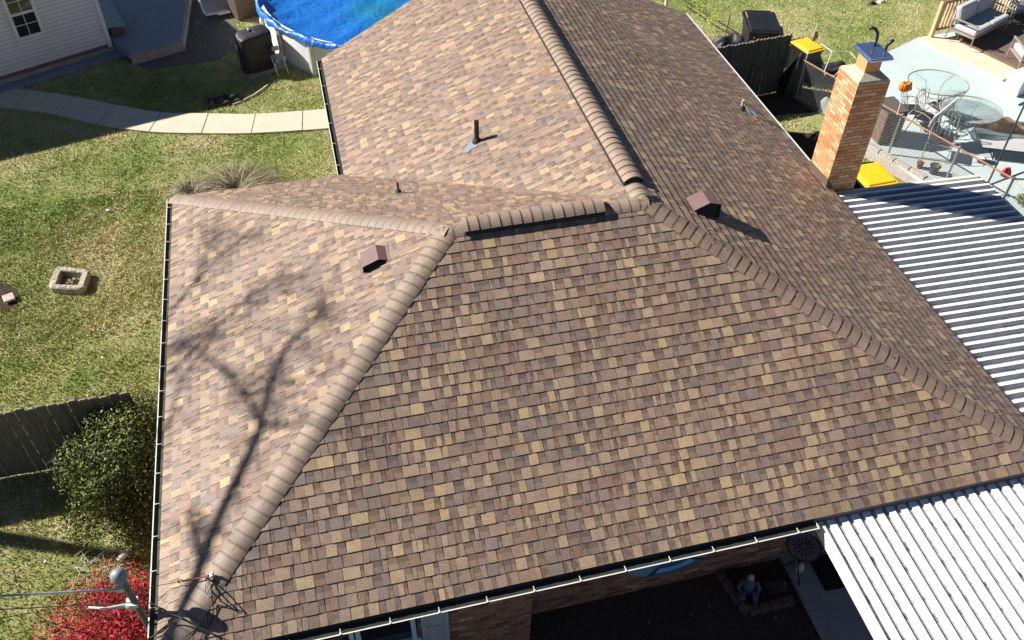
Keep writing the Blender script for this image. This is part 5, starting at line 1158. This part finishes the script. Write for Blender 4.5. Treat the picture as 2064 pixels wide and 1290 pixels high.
exc = [[(10.9, 9), (14.3, 9.2), (14.8, 10.6), (14.2, 11.3), (13.3, 11.6), (10.9, 12.2)], [(13.3, 12.25), (14.75, 12.15), (14.5, 12.9), (14.3, 13.2), (10.9, 12.9)], hp, PATHPOLY, pool_p, nbp, slabp, pad, mulchp, patio, beige, deck, kerbp, chimp, [tuple(c[:2]) for c in cs] and [(cs[0].x-.02, cs[0].y-.02), (cs[1].x+.02, cs[1].y-.02), (cs[2].x+.02, cs[2].y+.02), (cs[3].x-.02, cs[3].y+.02)]]
X, Y = [], []
for a in ((-5.6, .5, .9, 12.5, 120000), (-6.2, 3.4, 8, 24, 150000), (10.9, 16, 7, 16, 60000), (9, 24.5, 13.2, 25, 110000)):
    x, y = scatter(*a, exclude=exc); X.append(x); Y.append(y)
X = np.concatenate(X); Y = np.concatenate(Y)
ing = inpoly(X, Y, gb) | inpoly(X, Y, P2([(-20, 572), (8, 568), (24, 576), (38, 590), (33, 606), (40, 617), (22, 622), (14, 632), (-6, 620), (-30, 622)], G)); ok = ~(ing & (rng.random(len(X)) < .85)); X, Y = X[ok], Y[ok]
# thin the turf in low frequency patches
th = np.sin(X*1.7+np.sin(Y*1.1))*np.sin(Y*1.9+1.3*np.sin(X*.9))+.6*np.sin(X*5.1+Y*3.3)*np.sin(Y*4.7-X*2.1); ok = rng.random(len(X)) < np.clip(.85+.30*th, .35, 1); X, Y = X[ok], Y[ok]; n = len(X)
cl = np.sin(X*9+2*np.sin(Y*5))*np.sin(Y*8+2*np.sin(X*6)); cl2 = np.sin(X*31+2*np.sin(Y*17))*np.sin(Y*29+2*np.sin(X*19)); hgt = (.024+.022*rng.random(n))*(1+.5*np.clip(cl, 0, 1)+.5*np.clip(cl2, 0, 1)); a = rng.uniform(0, 2*np.pi, n); wv = .006+.007*rng.random(n); ln_ = rng.uniform(-.04, .04, (n, 2))
B1 = np.stack([X-np.cos(a)*wv, Y-np.sin(a)*wv, np.full(n, G-.003)], 1); B2 = np.stack([X+np.cos(a)*wv, Y+np.sin(a)*wv, np.full(n, G-.003)], 1); T3 = np.stack([X+ln_[:, 0], Y+ln_[:, 1], G+hgt], 1)
v = np.stack([B1, B2, T3], 1).reshape(-1, 3).astype(np.float32); me = bpy.data.meshes.new('lawn_grass'); me.vertices.add(3*n); me.vertices.foreach_set('co', v.ravel()); me.loops.add(3*n); me.loops.foreach_set('vertex_index', np.arange(3*n, dtype=np.int32))
me.polygons.add(n); me.polygons.foreach_set('loop_start', np.arange(0, 3*n, 3, dtype=np.int32)); me.materials.append(M['grass_blade']); ca = me.color_attributes.new('Col', 'FLOAT_COLOR', 'CORNER')
br = rng.uniform(.72, 1.4, (n, 1))*(1+.18*cl2[:, None])*np.array([[1, 1, 1]]); straw = rng.random(n) < .08; br[straw] *= np.array([1.7, 1.25, 1.5]); ca.data.foreach_set('color', np.repeat(np.concatenate([br, np.ones((n, 1))], 1), 3, 0).astype(np.float32).ravel())
me.update(); me.validate(); lg = bpy.data.objects.new('lawn_grass', me); COL.objects.link(lg); tag(lg, 'short patchy green and straw coloured lawn grass', 'grass', kind='stuff')

# fallen leaves on the lawn
lf = MB(); rr = random.Random(21); xs, ys = scatter(-5.6, 3.2, 1.2, 18, 900, exclude=exc)
for x, y in zip(xs[:330], ys[:330]):
    s_ = rr.uniform(.012, .034); a = rr.uniform(0, 6.28); lf.col = jit(rr.choice(((.52, .40, .22), (.36, .22, .10), (.60, .52, .38), (.25, .15, .07))), .2)
    P = lambda r, b, z: (x+r*math.cos(b), y+r*math.sin(b), G+.05+z); lf.poly([P(s_, a, rr.uniform(0, .015)), P(s_*.55, a+1.5, .005), P(s_, a+3.1, rr.uniform(0, .015)), P(s_*.55, a+4.6, .01)])
tag(lf.build('lawn_leaves', 'leaf_matte', col=True), 'dry leaves scattered over the lawn', 'leaves', kind='stuff')
